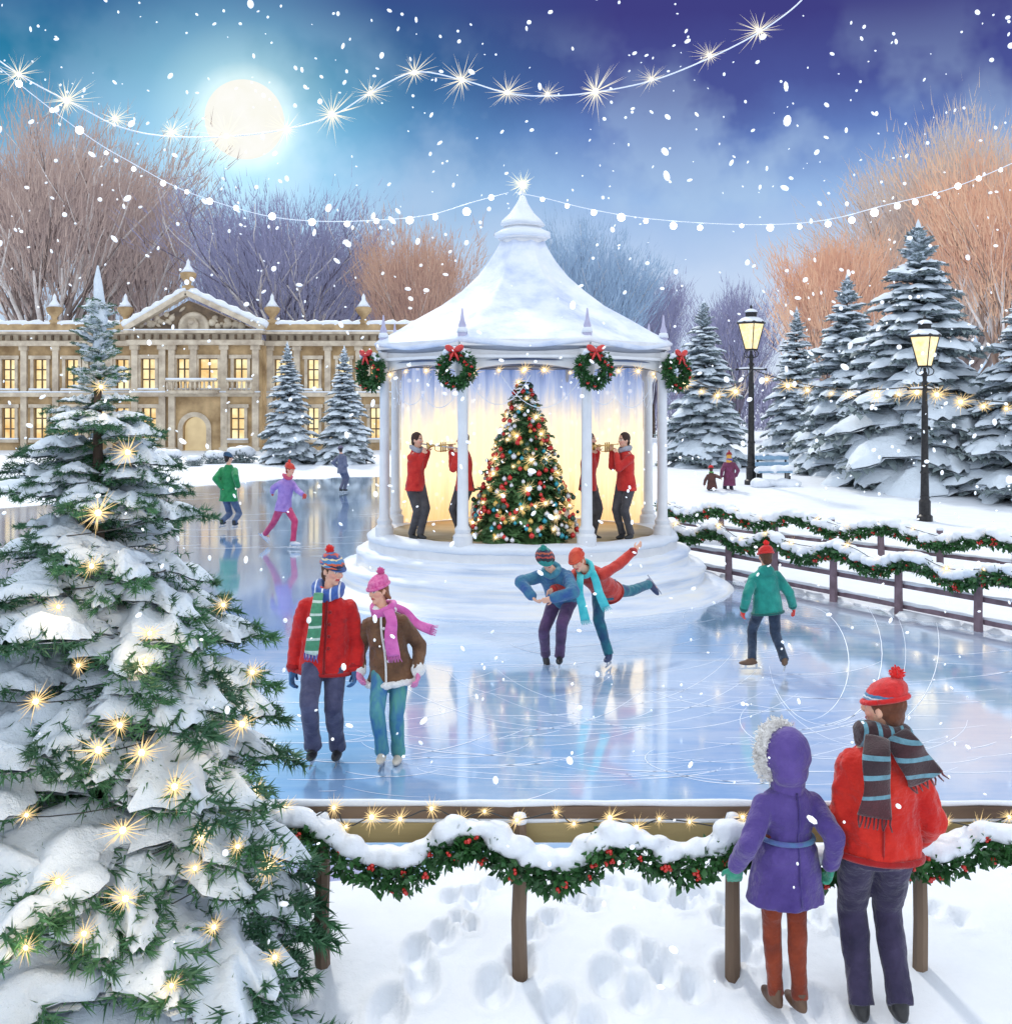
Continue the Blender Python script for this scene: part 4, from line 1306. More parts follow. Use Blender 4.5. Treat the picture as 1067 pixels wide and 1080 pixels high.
# snowy shrubs before the palace
random.seed(2)
for i, (px, py, r, lab) in enumerate(((150, 488, 16, 'snow capped shrub below the left corner of the pediment block'), (178, 489, 14, 'snow capped shrub left of the palace doorway'), (205, 491, 9, 'small snow capped shrub before the palace doorway'),
                                      (226, 489, 12, 'snow capped shrub right of the palace doorway'), (254, 488, 15, 'snow capped shrub under the lower lit window by the fir'), (120, 492, 14, 'snow capped shrub at the left end of the far bank'))):
    p = gpt(px, py); s = F_ / p.y; R = r / s
    t = thing('snowy_shrub', p, lab, 'shrub', 'snow capped shrubs along the far bank')
    path = [p + Vector((R * .5 * math.cos(a), R * .4 * math.sin(a), R * .35)) for a in np.linspace(0, 6.3, 9)]
    V, F = leaf_cloud(path, R * .62, 900, R * .22, i + 40); npmesh('foliage', V, F, FOL[1], t)
    m = MB(); snow_lumps(m, path, R * .42, R * .42, i, 1.6); link(blend(m, R * .12, 2, R * .06, 1.5), 'snow', M['snow'], t)
# ------------------------------------------------------------------ street lamps
LG = None
def lantern_glass():
    m, nt, b, out = _nt('lantern_glass')
    col = _ramp(nt, _noise(nt, _coord(nt), 9, 4), [(.3, srgb(246, 206, 120)), (.7, srgb(255, 244, 200))])
    nt.links.new(col, b.inputs['Emission Color']); b.inputs['Emission Strength'].default_value = 1.15
    b.inputs['Base Color'].default_value = (.3, .25, .15, 1); b.inputs['Roughness'].default_value = .2
    return m


def street_lamp(base, H, label):
    t = thing('street_lamp', base, label, 'street lamp', 'cast iron street lamps in the park'); k = H / 5.4; B = Vector(base); I = M['iron']
    def z(v): return v * k
    m = MB(); m.lathe([(.20 * k, -.1), (.20 * k, z(.12)), (.15 * k, z(.16)), (.15 * k, z(.5)), (.11 * k, z(.56)), (.12 * k, z(.62)), (.09 * k, z(.68))], B, 12); m.build('plinth', I, t, auto=.5)
    m = MB(); m.lathe([(.11 * k, z(.66)), (.10 * k, z(1.2)), (.125 * k, z(1.24)), (.095 * k, z(1.3)), (.082 * k, z(2.9)), (.09 * k, z(2.95)), (.07 * k, z(3.02)), (.062 * k, z(3.5)), (.10 * k, z(3.55)), (.05 * k, z(3.62)), (.07 * k, z(3.8)), (.04 * k, z(3.86)), (.04 * k, z(3.95))], B, 12); m.build('post', I, t, auto=.5)
    m = MB(); m.tube([B + Vector((-.42 * k, 0, z(3.4))), B + Vector((.42 * k, 0, z(3.4)))], .022 * k, 6)
    for s in (-1, 1): m.ell(B + Vector((s * .43 * k, 0, z(3.4))), .04 * k, None, 8, 6)
    cb = m.build('crossbar', I, t)
    m = MB(); m.tube([B + Vector((-.36 * k, 0, z(3.43))), B + Vector((-.1 * k, 0, z(3.45))), B + Vector((.36 * k, 0, z(3.43)))], .028 * k, 6); m.build('snow', M['snow'], cb)
    m = MB()   # scrolled cradle
    for a in range(4):
        c, s = math.cos(a * PI / 2 + PI / 4), math.sin(a * PI / 2 + PI / 4)
        pts = [B + Vector((c * r * k, s * r * k, z(h))) for r, h in ((.035, 3.74), (.2, 3.78), (.24, 3.88), (.16, 3.96), (.14, 3.99))]
        m.tube(smooth_path(pts, 4), .014 * k, 6)
    m.build('cradle', I, t)
    z0, z1, r0, r1 = 3.99, 4.76, .17, .37
    m = MB(); m.lathe([(r0 * k, z(z0)), (r1 * k, z(z1))], B, 4)
    gl = m.build('lantern_glass', LG, t, smooth=False)
    m = MB()
    for a in range(4):
        c, s = math.cos(a * PI / 2), math.sin(a * PI / 2)
        m.tube([B + Vector((c * r0 * k * 1.03, s * r0 * k * 1.03, z(z0))), B + Vector((c * r1 * k * 1.03, s * r1 * k * 1.03, z(z1)))], .016 * k, 5)
    m.lathe([(r0 * k * 1.15, z(z0 - .03)), (r0 * k * 1.15, z(z0 + .02))], B, 4); m.lathe([(r1 * k * 1.12, z(z1 - .02)), (r1 * k * 1.18, z(z1 + .03)), (.28 * k, z(z1 + .12)), (.17 * k, z(z1 + .2)), (.17 * k, z(z1 + .30)), (.21 * k, z(z1 + .32)), (.09 * k, z(z1 + .40)), (.03 * k, z(z1 + .44)), (.045 * k, z(z1 + .49)), (0, z(z1 + .56))], B, 8)
    fr = m.build('lantern_frame', I, t, smooth=False)
    m = MB(); m.lathe([(r1 * k * 1.16, z(z1 + .03)), (.38 * k, z(z1 + .075)), (.29 * k, z(z1 + .15)), (.19 * k, z(z1 + .19))], B, 10, jit=.01); m.lathe([(.21 * k, z(z1 + .325)), (.16 * k, z(z1 + .39)), (.07 * k, z(z1 + .43))], B, 8)
    m.build('snow', M['snow'], fr)
    return t


LG = lantern_glass()
p1 = gpt(792, 511); s1 = F_ / p1.y; h1 = EYE + (HY - 321) / s1 - p1.z
street_lamp(p1, h1 * 5.4 / 5.32, 'black cast iron street lamp with a glowing lantern, beside the snow buried bench')
p2 = gpt(975, 549); s2 = F_ / p2.y; h2 = EYE + (HY - 332) / s2 - p2.z
street_lamp(p2, h2 * 5.4 / 5.32, 'black cast iron street lamp with a glowing lantern, in front of the tallest fir')
# string of rayed lights from the bandstand to both lamps
c7 = oc(GR + .3, A8[7], 3.6); a1_ = p1 + Vector((0, -.1, h1 * .64)); a2_ = p2 + Vector((0, -.1, h2 * .66)); a3_ = at(1180, 400, 27)
pth = catenary(c7, a1_, .45, 16) + catenary(a1_, a2_, .35, 20)[1:] + catenary(a2_, a3_, .5, 14)[1:]
def at_px(path, px):
    for a, b in zip(path, path[1:]):
        xa, xb = CX + a.x / a.y * F_, CX + b.x / b.y * F_
        if xa <= px <= xb: return a.lerp(b, (px - xa) / (xb - xa + 1e-9))
    return None
bl3 = [q for q in (at_px(pth, x) for x in (711, 721, 739, 756, 775, 808, 830, 851, 876, 894, 924, 947, 966, 987, 1012, 1036, 1060)) if q]
t_ = light_string('rayed_lights', pth, [q - Vector((0, .05, .16)) for q in bl3], 'lights with glare rays on a dark cable running from the bandstand past both street lamps', size=.36, r=.018)
for c in t_.children:
    if c.name.startswith('bulb'):
        k = .75 if wloc(c).x < 8 and wloc(c).y < 30 else 1.1; c.scale = tuple(v * k for v in c.scale)

# ---- strings across the sky
WB = M['bulb_white']
def px_path(P, Y, n=6, rise=None): return smooth_path([at(x, y, Y) for x, y in P], n)
S1 = [(-60, 20), (20, 78), (83, 112), (125, 133), (170, 143), (235, 144), (302, 136), (352, 121), (390, 98), (437, 76), (487, 84), (535, 98), (577, 101), (628, 97), (690, 84), (750, 60), (800, 34), (840, 5), (860, -20)]
bulbs = [at(x, y, 11) for x, y in ((20, 78), (70, 106), (121, 125), (181, 139), (239, 143), (302, 136), (350, 120), (390, 98), (437, 76), (487, 84), (535, 97), (577, 99), (628, 96), (687, 83), (748, 58), (800, 32))]
light_string('sky_lights', px_path(S1, 11), bulbs, 'string of large glare-rayed lights crossing in front of the moon and high over the bandstand', size=.30, r=.007, mat=M['cord_pale'], me=star_mesh(.07, 1.0, [emat('sky_core', (1, .97, .85, 1), 7), emat('sky_ray', (1, .93, .74, 1), 1.3)], 'sky', .012))
def globe(r=.5):
    m = MB(); m.ell((0, 0, 0), r, n=10, m=8); me = m.mesh('globe_bulb'); me.materials.append(WB); return me
GB = globe()
S3 = [(-60, 20), (20, 88), (92, 143), (140, 172), (195, 201), (270, 225), (330, 233), (400, 232), (455, 226), (495, 214), (536, 203)]
b3 = [at(x, y, 19.0) for x, y in ((-15, 57), (20, 88), (55, 116), (84, 137), (112, 161), (141, 178), (172, 193), (197, 202), (221, 212), (249, 219), (287, 228), (329, 234), (366, 236), (397, 233), (432, 232), (459, 229), (492, 223), (518, 208))]
light_string('globe_lights', px_path(S3, 19.0), b3, 'string of small white globe lights from the bandstand top off to the left', size=.105, r=.007, mat=M['cord_pale'], me=GB)
S4 = [(544, 203), (575, 209), (620, 220), (680, 230), (760, 236), (830, 236), (880, 230), (930, 217), (998, 200), (1067, 172), (1140, 135)]
b4 = [at(x, y, 19.0) for x, y in ((572, 210), (598, 217), (626, 224), (655, 229), (681, 233), (710, 238), (738, 240), (782, 238), (812, 240), (843, 239), (873, 236), (898, 232), (922, 224), (946, 217), (965, 213), (986, 204), (1010, 196), (1032, 188), (1055, 179))]
light_string('globe_lights', px_path(S4, 19.0), b4, 'string of small white globe lights from the bandstand top off to the right', size=.105, r=.007, mat=M['cord_pale'], me=GB)

# ---- snow covered bench by the first lamp
bp_ = gpt(816, 512); be = thing('park_bench', bp_, 'snow buried park bench beside the first street lamp', 'bench')
BW = pmat('blue_painted_wood', (.16, .30, .46, 1), (.26, .42, .58, 1), .6, 5, .2)
for z_, y_ in ((.45, 0), (.45, .18), (.45, -.18)):
    m = MB(); m.box(bp_ + Vector((0, y_, z_)), (1.1, .13, .05)); m.build('slat', BW, be, smooth=False)
for z_ in (.68, .90): m = MB(); m.box(bp_ + Vector((0, .30, z_)), (1.1, .04, .14)); m.build('back_slat', BW, be, smooth=False)
for s in (-1, 1):
    m = MB(); m.box(bp_ + Vector((s * .46, 0, .2)), (.06, .44, .42)); m.box(bp_ + Vector((s * .46, .34, .5)), (.06, .05, 1.0)); m.build('end_frame', M['iron'], be, smooth=False)
m = MB()
snow_lumps(m, [bp_ + Vector((-.5, -.05, .5)), bp_ + Vector((.5, -.05, .5))], .17, .02, 1, 2); snow_lumps(m, [bp_ + Vector((-.5, .3, 1.0)), bp_ + Vector((.5, .3, 1.0))], .07, 0, 2, 1.5); snow_lumps(m, [bp_ + Vector((-.6, -.3, .05)), bp_ + Vector((.6, -.3, .05))], .22, 0, 3, 2)
link(blend(m, .04, 2, .02, 3), 'snow', M['snow'], be)

# ---- Christmas tree inside the bandstand
XP = Vector((at(552, 500, 18.15).x, 18.15, FZ)); XH, XR = 2.66, .86
xt = thing('christmas_tree', XP, 'Christmas tree crowded with baubles and lights standing in the bandstand', 'christmas tree')
m = MB(); m.tube([XP, XP + Vector((0, 0, XH * .9))], [.06, .02], 8); m.build('trunk', M['bark'], xt)
B = boughs(False); NV = []; NF = []; no = 0; rg = np.random.default_rng(3); z = .16
while z < XH * .96:
    r = XR * (1 - z / XH) ** .85; n = int(10 + 12 * r / XR)
    for i in range(n):
        a = rg.uniform(0, 6.28); L = r * rg.uniform(.9, 1.2) + .05; v, f = B[rg.integers(10)][0]; pitch = .25 - .3 * z / XH + rg.normal() * .1
        ca, sa, cp, sp_ = math.cos(a), math.sin(a), math.cos(pitch), math.sin(pitch)
        x, y, zv = v[:, 0] * L, v[:, 1] * L * 1.1, v[:, 2] * L; x2 = x * cp + zv * sp_; z2 = -x * sp_ + zv * cp
        NV.append(np.stack([XP.x + x2 * ca - y * sa, XP.y + x2 * sa + y * ca, XP.z + z + z2], 1)); NF.append(f + no); no += len(v)
    z += .062
npmesh('foliage', np.concatenate(NV), np.concatenate(NF), pmat('spruce_green', (.05, .13, .05, 1), (.16, .32, .12, 1), .5, 6, 0), xt)
m = MB(); m.lathe([(.2, 0), (.24, .22), (.25, .24), (.2, .24)], XP, 16); m.build('pot', pmat('red_pot', (.35, .03, .02, 1), (.45, .05, .03, 1), .4), xt)
put(star_mesh(), 'top_star', XP + Vector((0, 0, XH + .03)), .16, xt)
random.seed(9)
def skin_pt(u=None, out=1.0):
    z = (XH * (1 - math.sqrt(random.random()))) if u is None else u; z = min(z + .08, XH * .93)
    r = XR * (1 - z / XH) ** .85 * out; a = random.uniform(-PI * 1.08, PI * .08); return XP + Vector((r * math.cos(a), r * math.sin(a), z))
BC = {'red': ((.55, .01, .01, 1), (.8, .04, .03, 1), 110), 'gold': ((.7, .42, .08, 1), (.85, .58, .15, 1), 44), 'turquoise': ((.01, .28, .38, 1), (.03, .4, .5, 1), 28), 'white': ((.75, .75, .78, 1), (.85, .85, .88, 1), 64), 'dark green': ((.02, .07, .05, 1), (.03, .1, .06, 1), 26)}
taken = []
for cname, (c1, c2, n) in BC.items():
    m = MB(); m.ell((0, 0, 0), 1, n=12, m=9); m.lathe([(.22, .93), (.22, 1.15), (.06, 1.18), (.06, 1.35)], (0, 0, 0), 8)
    me = m.mesh('bauble'); me.materials.append(pmat('bauble_' + cname.split()[-1], c1, c2, .18, 3, 0, metal=.25, coat=.6))
    for i in range(n):
        for _ in range(12):
            q = skin_pt(out=1.06 if cname != 'dark green' else 1.18)
            if all((q - w_).length > .05 for w_ in taken): break
        taken.append(q)
        o = put(me, 'bauble', q, random.uniform(.028, .046)); tag(o, f'{cname} bauble hanging on the Christmas tree in the bandstand', 'bauble', f'{cname} baubles on the Christmas tree')
q0 = [XP + Vector(v) for v in ()]
sb = [(521, 449), (508, 471), (535, 464), (555, 475), (541, 492), (497, 480), (529, 521), (556, 515), (509, 531), (564, 533), (592, 514), (583, 557), (504, 549), (541, 545), (523, 565), (498, 553), (602, 535), (571, 458), (586, 545), (546, 402), (566, 440), (575, 485), (548, 430), (535, 437), (520, 500), (570, 555), (550, 535), (575, 530), (530, 545), (560, 485), (522, 485), (545, 460), (588, 500), (556, 420), (515, 515)]
bb = []
for px, py in sb:
    z = EYE - (py - HY) / F_ * 17.6 - FZ; r = XR * max(.02, 1 - z / XH) ** .85 * 1.08; x = at(px, py, 17.6).x - XP.x; x = max(-r * .98, min(r * .98, x)); bb.append(XP + Vector((x, -math.sqrt(max(0, r * r - x * x)), z)))
hx = []
for i in range(200):
    z = .1 + i / 200 * (XH - .2); r = XR * .85 * (1 - z / XH) ** .85; hx.append(XP + Vector((r * math.cos(i * .3), r * math.sin(i * .3), z)))
light_string('rayed_lights', hx, bb, 'bright lights with glare rays wound round the Christmas tree in the bandstand', size=.15, r=.004)

# ---- falling snow: tumbling flakes spread through the air
rg = np.random.default_rng(77); m = MB()
n = 1500
for i in range(n):
    Y = rg.uniform(4.2, 15); px = rg.uniform(-40, 1107); py = rg.uniform(-30, 1060) if rg.random() < .8 else rg.uniform(-30, 560)
    p = at(px, py, Y)
    if p.z < .25: continue
    r = rg.choice([.007, .011, .016, .023], p=[.36, .34, .22, .08]) * (Y / 9) ** .35
    R = Matrix.Rotation(rg.uniform(0, 6), 3, 'Y') @ Matrix.Rotation(rg.uniform(0, 6), 3, 'X')
    m.ell(p, (r * rg.uniform(.8, 1.6), r * .7, r * rg.uniform(.7, 1)), R, 7, 5)
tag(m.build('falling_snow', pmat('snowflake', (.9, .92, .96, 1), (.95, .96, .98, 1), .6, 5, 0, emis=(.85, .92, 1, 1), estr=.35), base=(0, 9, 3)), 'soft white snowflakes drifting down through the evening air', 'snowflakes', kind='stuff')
# ------------------------------------------------------------------ people
def skin_material():
    m, nt, b, out = _nt('skin')
    at_ = nt.nodes.new('ShaderNodeVertexColor'); at_.layer_name = 'tint'
    nt.links.new(at_.outputs[0], b.inputs['Base Color']); b.inputs['Roughness'].default_value = .5
    b.inputs['Subsurface Weight'].default_value = .08; b.inputs['Subsurface Radius'].default_value = (.02, .008, .004)
    return m


SKIN = skin_material()
def cloth(name, a, b=None, rough=.85, bump=.55, scale=7, bs=45, sheen=.25, bd=.008):
    m, nt, bs_, out = _nt(name); co = _coord(nt)
    if b is None: b = tuple(min(1, x * 1.3 + .004) for x in a[:3]) + (1,)
    n = _noise(nt, co, scale, 4); fold = _noise(nt, co, 11, 3, .5); weave = _noise(nt, co, max(60, bs), 3, .6)
    mp = nt.nodes.new('ShaderNodeMapping'); mp.inputs['Scale'].default_value = (5, 5, 11); mp.inputs['Rotation'].default_value = (.25, .3, 0); nt.links.new(co, mp.inputs[0])
    fold2 = _noise(nt, mp.outputs[0], 1.0, 3, .55)
    h = _math(nt, 'ADD', _math(nt, 'ADD', _math(nt, 'MULTIPLY', fold, 1.0), _math(nt, 'MULTIPLY', fold2, .8)), _math(nt, 'MULTIPLY', weave, .16))
    nt.links.new(_ramp(nt, n, [(.32, a), (.68, b)]), bs_.inputs['Base Color'])
    bs_.inputs['Roughness'].default_value = rough; bs_.inputs['Sheen Weight'].default_value = sheen; bs_.inputs['Specular IOR Level'].default_value = .3
    _bump(nt, bs_, h, min(1, bump * 1.2), .035); return m


def dirs(yaw):
    y = math.radians(yaw); return Vector((math.cos(y), math.sin(y), 0)), Vector((math.sin(y), -math.cos(y), 0))


def ik(s, t, l1, l2, hint):
    d = t - s; L = min(max(d.length, .05), .995 * (l1 + l2)); L = max(L, abs(l1 - l2) + .01); d.normalize()
    a = (l1 * l1 - l2 * l2 + L * L) / (2 * L); hh = math.sqrt(max(0, l1 * l1 - a * a))
    n = hint - d * hint.dot(d); n = n.normalized() if n.length > 1e-4 else d.orthogonal().normalized()
    return s + d * a + n * hh, s + d * L


def hand(m, w, d, pn, k, curl=.5, side=1, fat=1.0):
    """palm, four fingers, thumb. w wrist, d direction, pn palm normal"""
    d = d.normalized(); pn = (pn - d * pn.dot(d)).normalized(); s = d.cross(pn) * side
    pc = w + d * .045 * k; R = Matrix((s, d, pn)).transposed()
    m.ell(pc, (.038 * k * fat, .052 * k, .017 * k * fat), R, 12, 8); m.capsule(w - d * .02 * k, w + d * .03 * k, .026 * k * fat, .026 * k * fat, 8)
    for j, (o, L) in enumerate(((-.028, .066), (-.0095, .076), (.0095, .071), (.028, .055))):
        a = pc + d * .038 * k + s * o * k * fat; L *= k; r = .0092 * k * fat
        d1 = (d * math.cos(curl * .5) + pn * math.sin(curl * .5)); d2 = (d * math.cos(curl * 1.4) + pn * math.sin(curl * 1.4)); d3 = (d * math.cos(curl * 2.1) + pn * math.sin(curl * 2.1))
        b = a + d1 * L * .45; c = b + d2 * L * .32; e = c + d3 * L * .25
        m.capsule(a - d * .01 * k, b, r, r, 7); m.capsule(b, c, r, r * .95, 7); m.capsule(c, e, r * .95, r * .8, 7)
    a = pc - d * .02 * k - s * .028 * k * fat; b = a + (d * .6 - s * .75 + pn * .25).normalized() * .036 * k; c = b + (d * .95 - s * .2 + pn * .35).normalized() * .032 * k
    m.capsule(a, b, .012 * k * fat, .011 * k * fat, 7); m.capsule(b, c, .011 * k * fat, .009 * k * fat, 7)


def person(label, Y, H, pose, fit, near=True, group=None, name='person', zoff=0.0, cat='person'):
    """pose joints are photo pixels plus a depth offset (px, py, dy) at distance Y"""
    k = H / 1.75; J = {q: (at(v[0], v[1], Y + (v[2] if len(v) > 2 else 0))) for q, v in pose['j'].items()}
    vx = .009 if near else .014
    yt, yh, yp = pose.get('yt', 0), pose.get('yh', 0), pose.get('yp', pose.get('yt', 0))
    dt, ft = dirs(yt); dp_, fp_ = dirs(yp); hr, hf = dirs(yh)
    if dt.x < -.05: dt = -dt
    if dp_.x < -.05: dp_ = -dp_
    pel, nk = J['pelvis'], J['neck']; up_ = Vector((0, 0, 1)); spine = (nk - pel); SL = spine.length; su = spine.normalized()
    def tf(f_, dd):
        r = (dd - su * dd.dot(su)).normalized(); f = (f_ - su * f_.dot(su)); f = (f - r * f.dot(r)).normalized(); return r, f
    r_t, f_t = tf(ft, dt)
    sw = .158 * k * fit.get('shoulder', 1)
    sh = {'a': nk - su * .112 * k - r_t * sw, 'b': nk - su * .112 * k + r_t * sw}; AF = fit.get('arm', 1) * k
    ghost_pitch = pose.get('pitch', 0); tilt = pose.get('tilt', 0)
    hu = (up_ + hf * -math.tan(math.radians(-ghost_pitch)) + hr * math.tan(math.radians(tilt)) + (su - up_) * .25).normalized()
    hf = (hf - hu * hf.dot(hu)).normalized(); hr = -hu.cross(hf) if False else hf.cross(hu) * -1
    hs = fit.get('head', 1) * k
    hd = J['head'] if 'head' in J else nk + hu * .165 * hs + hf * .02 * k
    ankh = (.14 if fit.get('skates') else .085) * k
    ank = {}; fdir = {}
    for c in 'ab':
        g_ = J['foot_' + c]
        raised = pose.get('raised_' + c)
        ank[c] = g_ if raised else g_ + Vector((0, 0, ankh))
        fd = pose.get('fdir_' + c); fdir[c] = Vector(fd).normalized() if fd else fp_
    hip = {'a': pel - dp_ * .088 * k - up_ * .02 * k, 'b': pel + dp_ * .088 * k - up_ * .02 * k}
    knee = {}; elb = {}; wr = {}
    for c in 'ab':
        kh = pose.get('kneehint_' + c); hint = Vector(kh) if kh else fp_
        knee[c], ank[c] = ik(hip[c], ank[c], .425 * k, .43 * k, hint)
        eh = pose.get('elbow_' + c); sgn = -1 if c == 'a' else 1
        hint = Vector(eh) if eh else (dt * sgn * .5 - ft * .9 - up_ * .2)
        elb[c], wr[c] = ik(sh[c], J['hand_' + c], .28 * AF, .25 * AF, hint)
    t = thing(name, (pel.x, pel.y, min((J['foot_a']).z, J['foot_b'].z)), label, cat, group)
    # ---- body (one continuous skin)
    m = MB()
    def ring(u, a, b, off=0.0, ext=0.0):
        c = pel + spine * u + f_t * off * k; return (c, r_t * a * k, f_t * b * k)
    m.loft([ring(-.16, .09, .08), ring(-.08, .15, .105), ring(.05, .16, .11), ring(.3, .13, .092), ring(.6, .155, .11), ring(.82, .165, .10), ring(.93, .12, .075), ring(1.0, .06, .055), ring(1.06, .05, .05)], 16)
    m.capsule(nk - su * .03 * k, hd - hu * .06 * hs, .052 * k, .050 * k)
    RH = Matrix((hr, hf, hu)).transposed()
    H_ = lambda a, b, c: hd + hr * a * hs + hf * b * hs + hu * c * hs
    m.ell(hd + hu * .012 * hs, (.074 * hs, .092 * hs, .105 * hs), RH, 16, 12); m.ell(H_(0, .022, -.055), (.052 * hs, .062 * hs, .062 * hs), RH, 14, 10)
    m.ell(H_(0, .098, -.018), (.012 * hs, .020 * hs, .024 * hs), RH, 8, 6); m.ell(H_(0, .062, -.100), (.022 * hs, .020 * hs, .016 * hs), RH, 8, 6)
    for s in (-1, 1):
        m.ell(H_(s * .077, -.005, -.012), (.010 * hs, .02 * hs, .030 * hs), RH, 8, 6); m.ell(H_(s * .035, .062, -.03), (.024 * hs, .022 * hs, .022 * hs), RH, 8, 6)
    m.ell(H_(0, .083, -.062), (.024 * hs, .010 * hs, .010 * hs), RH, 8, 6)
    for c in 'ab':
        m.capsule(sh[c], elb[c], .046 * k, .038 * k); m.capsule(elb[c], wr[c], .038 * k, .026 * k)
        m.capsule(hip[c], knee[c], .080 * k, .052 * k); m.capsule(knee[c], ank[c], .052 * k, .036 * k)
        m.capsule(ank[c], ank[c] - (up_ * .045 * k if not pose.get('raised_' + c) else (ank[c] - knee[c]).normalized() * -.03 * k) + fdir[c] * .10 * k, .034 * k, .026 * k)
        if not fit.get('gloves'):
            pn = pose.get('palm_' + c); hand(m, wr[c], Vector(pose['hdir_' + c]) if pose.get('hdir_' + c) else (wr[c] - elb[c]), Vector(pn) if pn else -r_t * (-1 if c == 'a' else 1) * 1.0 + f_t * .3, k, pose.get('curl', .5), 1 if c == 'a' else -1)
    me = blend(m, .0075 if near else .012, 3 if near else 1)
    ca = me.color_attributes.new('tint', 'FLOAT_COLOR', 'POINT'); base = fit.get('skin', srgb(232, 178, 150))
    arr = np.empty(len(me.vertices) * 3, 'f'); me.vertices.foreach_get('co', arr); arr = arr.reshape(-1, 3) - np.array(hd)
    A = arr @ np.array(hr) / hs; Bf = arr @ np.array(hf) / hs; Cu = arr @ np.array(hu) / hs
    col = np.tile(np.array(base[:4]), (len(arr), 1)); fr = (Bf > .03) & (np.abs(A) < .09) & (np.abs(Cu) < .15)
    def paint(mask, c, w=1.0): col[mask, :3] = col[mask, :3] * (1 - w) + np.array(c[:3]) * w
    paint(fr & ((np.abs(A) - .043) ** 2 + (Cu + .035) ** 2 < .024 ** 2), srgb(228, 130, 116), .35)
    paint(fr & ((np.abs(A) - .030) ** 2 / 1.8 + (Cu - .002) ** 2 < .0095 ** 2), srgb(238, 232, 228))
    paint(fr & ((np.abs(A) - .030) ** 2 + (Cu - .002) ** 2 < .0075 ** 2), srgb(40, 34, 34))
    paint(fr & (np.abs(np.abs(A) - .032) < .019) & (np.abs(Cu - .027) < .0055), srgb(92, 62, 46))
    paint(fr & (np.abs(A) < .024) & (np.abs(Cu + .062) < .0085), srgb(188, 70, 72))
    ca.data.foreach_set('color', np.ascontiguousarray(col, 'f').ravel())
    body = link(me, 'body', SKIN, t)
    # ---- trousers
    tw = fit.get('trouser_w', 1.0)
    m = MB(); m.loft([(pel - up_ * .13 * k, dp_ * .13 * k, fp_ * .10 * k), (pel - up_ * .06 * k, dp_ * .168 * k, fp_ * .122 * k), (pel + up_ * .02 * k, dp_ * .170 * k, fp_ * .12 * k), (pel + up_ * .12 * k, dp_ * .145 * k, fp_ * .105 * k)], 14)
    for c in 'ab':
        hem = fit.get('hem_r', .062); e = ank[c] - (ank[c] - knee[c]).normalized() * -.01 * k
        m.capsule(hip[c], knee[c], .094 * k * tw, .070 * k * tw, 14); kn = knee[c]
        m.tube([kn, kn.lerp(e, .3), kn.lerp(e, .6), kn.lerp(e, .92), e], [.070 * k * tw, .068 * k * tw, .060 * k * tw, hem * k, hem * 1.02 * k], 14)
    link(blend(m, vx, 3, .006 * k, 11, H * 7), 'trousers', fit['trousers'], t)
    # ---- boots / skates
    for c in 'ab':
        ra = pose.get('raised_' + c); sd = (ank[c] - knee[c]).normalized() if ra else -up_
        fd = fdir[c]; fd = (fd - sd * fd.dot(sd)).normalized() if ra and abs(fd.dot(sd)) < .95 else fd
        lat = sd.cross(fd).normalized(); a = ank[c]; m = MB()
        fh = .075 * k
        m.loft([(a - sd * .04 * k, lat * .042 * k, fd * .048 * k), (a + sd * .01 * k, lat * .042 * k, fd * .052 * k), (a + sd * .04 * k - fd * .0 * k, lat * .040 * k, fd * .07 * k)], 12)
        R = Matrix((lat, fd, -sd)).transposed()
        m.ell(a + sd * .050 * k + fd * .055 * k, (.043 * k, .135 * k, .036 * k), R, 14, 10); m.ell(a + sd * .035 * k + fd * .03 * k, (.038 * k, .08 * k, .045 * k), R, 12, 8)
        sc = blend(m, .007 if near else .011, 2); bo = link(sc, 'skate' if fit.get('skates') else 'boot', fit['shoes'], t)
        if fit.get('skates'):
            m = MB(); z = a + sd * .128 * k
            vs = []
            for s in (-.003, .003):
                for q, v in ((-.12, -.012), (-.13, .010), (.16, .010), (.19, -.004), (.185, -.012)): vs.append(z + fd * q * k + lat * s - sd * (-v) * k * (-1) * -1)
            m.add(vs, [(0, 1, 2, 3, 4), (9, 8, 7, 6, 5)] + [(i, (i + 1) % 5, 5 + (i + 1) % 5, 5 + i) for i in range(5)])
            for q in (-.06, .09): m.beam(a + sd * .07 * k + fd * q * k, a + sd * .125 * k + fd * q * k, .012 * k, .03 * k, fd)
            m.build('blade', STEEL, bo, smooth=False)
    # ---- jacket / coat
    th = fit.get('puff', .026); hl = fit.get('coat', .10) * k; fl = fit.get('flare', 1.12)
    down = (-su * .5 - up_ * .5).normalized() if not pose.get('bent') else -su
    rings = []
    for u in (1.0, .6, .25): rings.append((pel + down * hl * u, r_t * (.165 + th) * k * (1 + (fl - 1) * u), f_t * (.118 + th) * k * (1 + (fl - 1) * u)))
    waist = fit.get('waist', .145)
    rings += [ring(.06, .168 + th, .118 + th), ring(.3, waist + th, .10 + th), ring(.58, .150 + th, .112 + th), ring(.78, .158 + th, .100 + th * .9), ring(.88, .135 + th * .8, .082 + th * .8), ring(.96, .085 + th * .6, .066 + th * .6), ring(1.03, .058 + th * .6, .058 + th * .6)]
    m = MB(); m.loft(rings, 18)
    for c in 'ab':
        sr = .050 + th * .75; e2 = elb[c].lerp(wr[c], .94)
        m.capsule(sh[c], elb[c], sr * k, (.042 + th * .8) * k, 14); m.capsule(elb[c], e2, (.042 + th * .8) * k, (.034 + th * .7) * k, 14)
    jk = link(blend(m, vx, 3, fit.get('wrinkle', .007) * k, 10, H * 3 + Y), 'coat' if fit.get('coat', 0) > .25 else 'jacket', fit['jacket'], t)
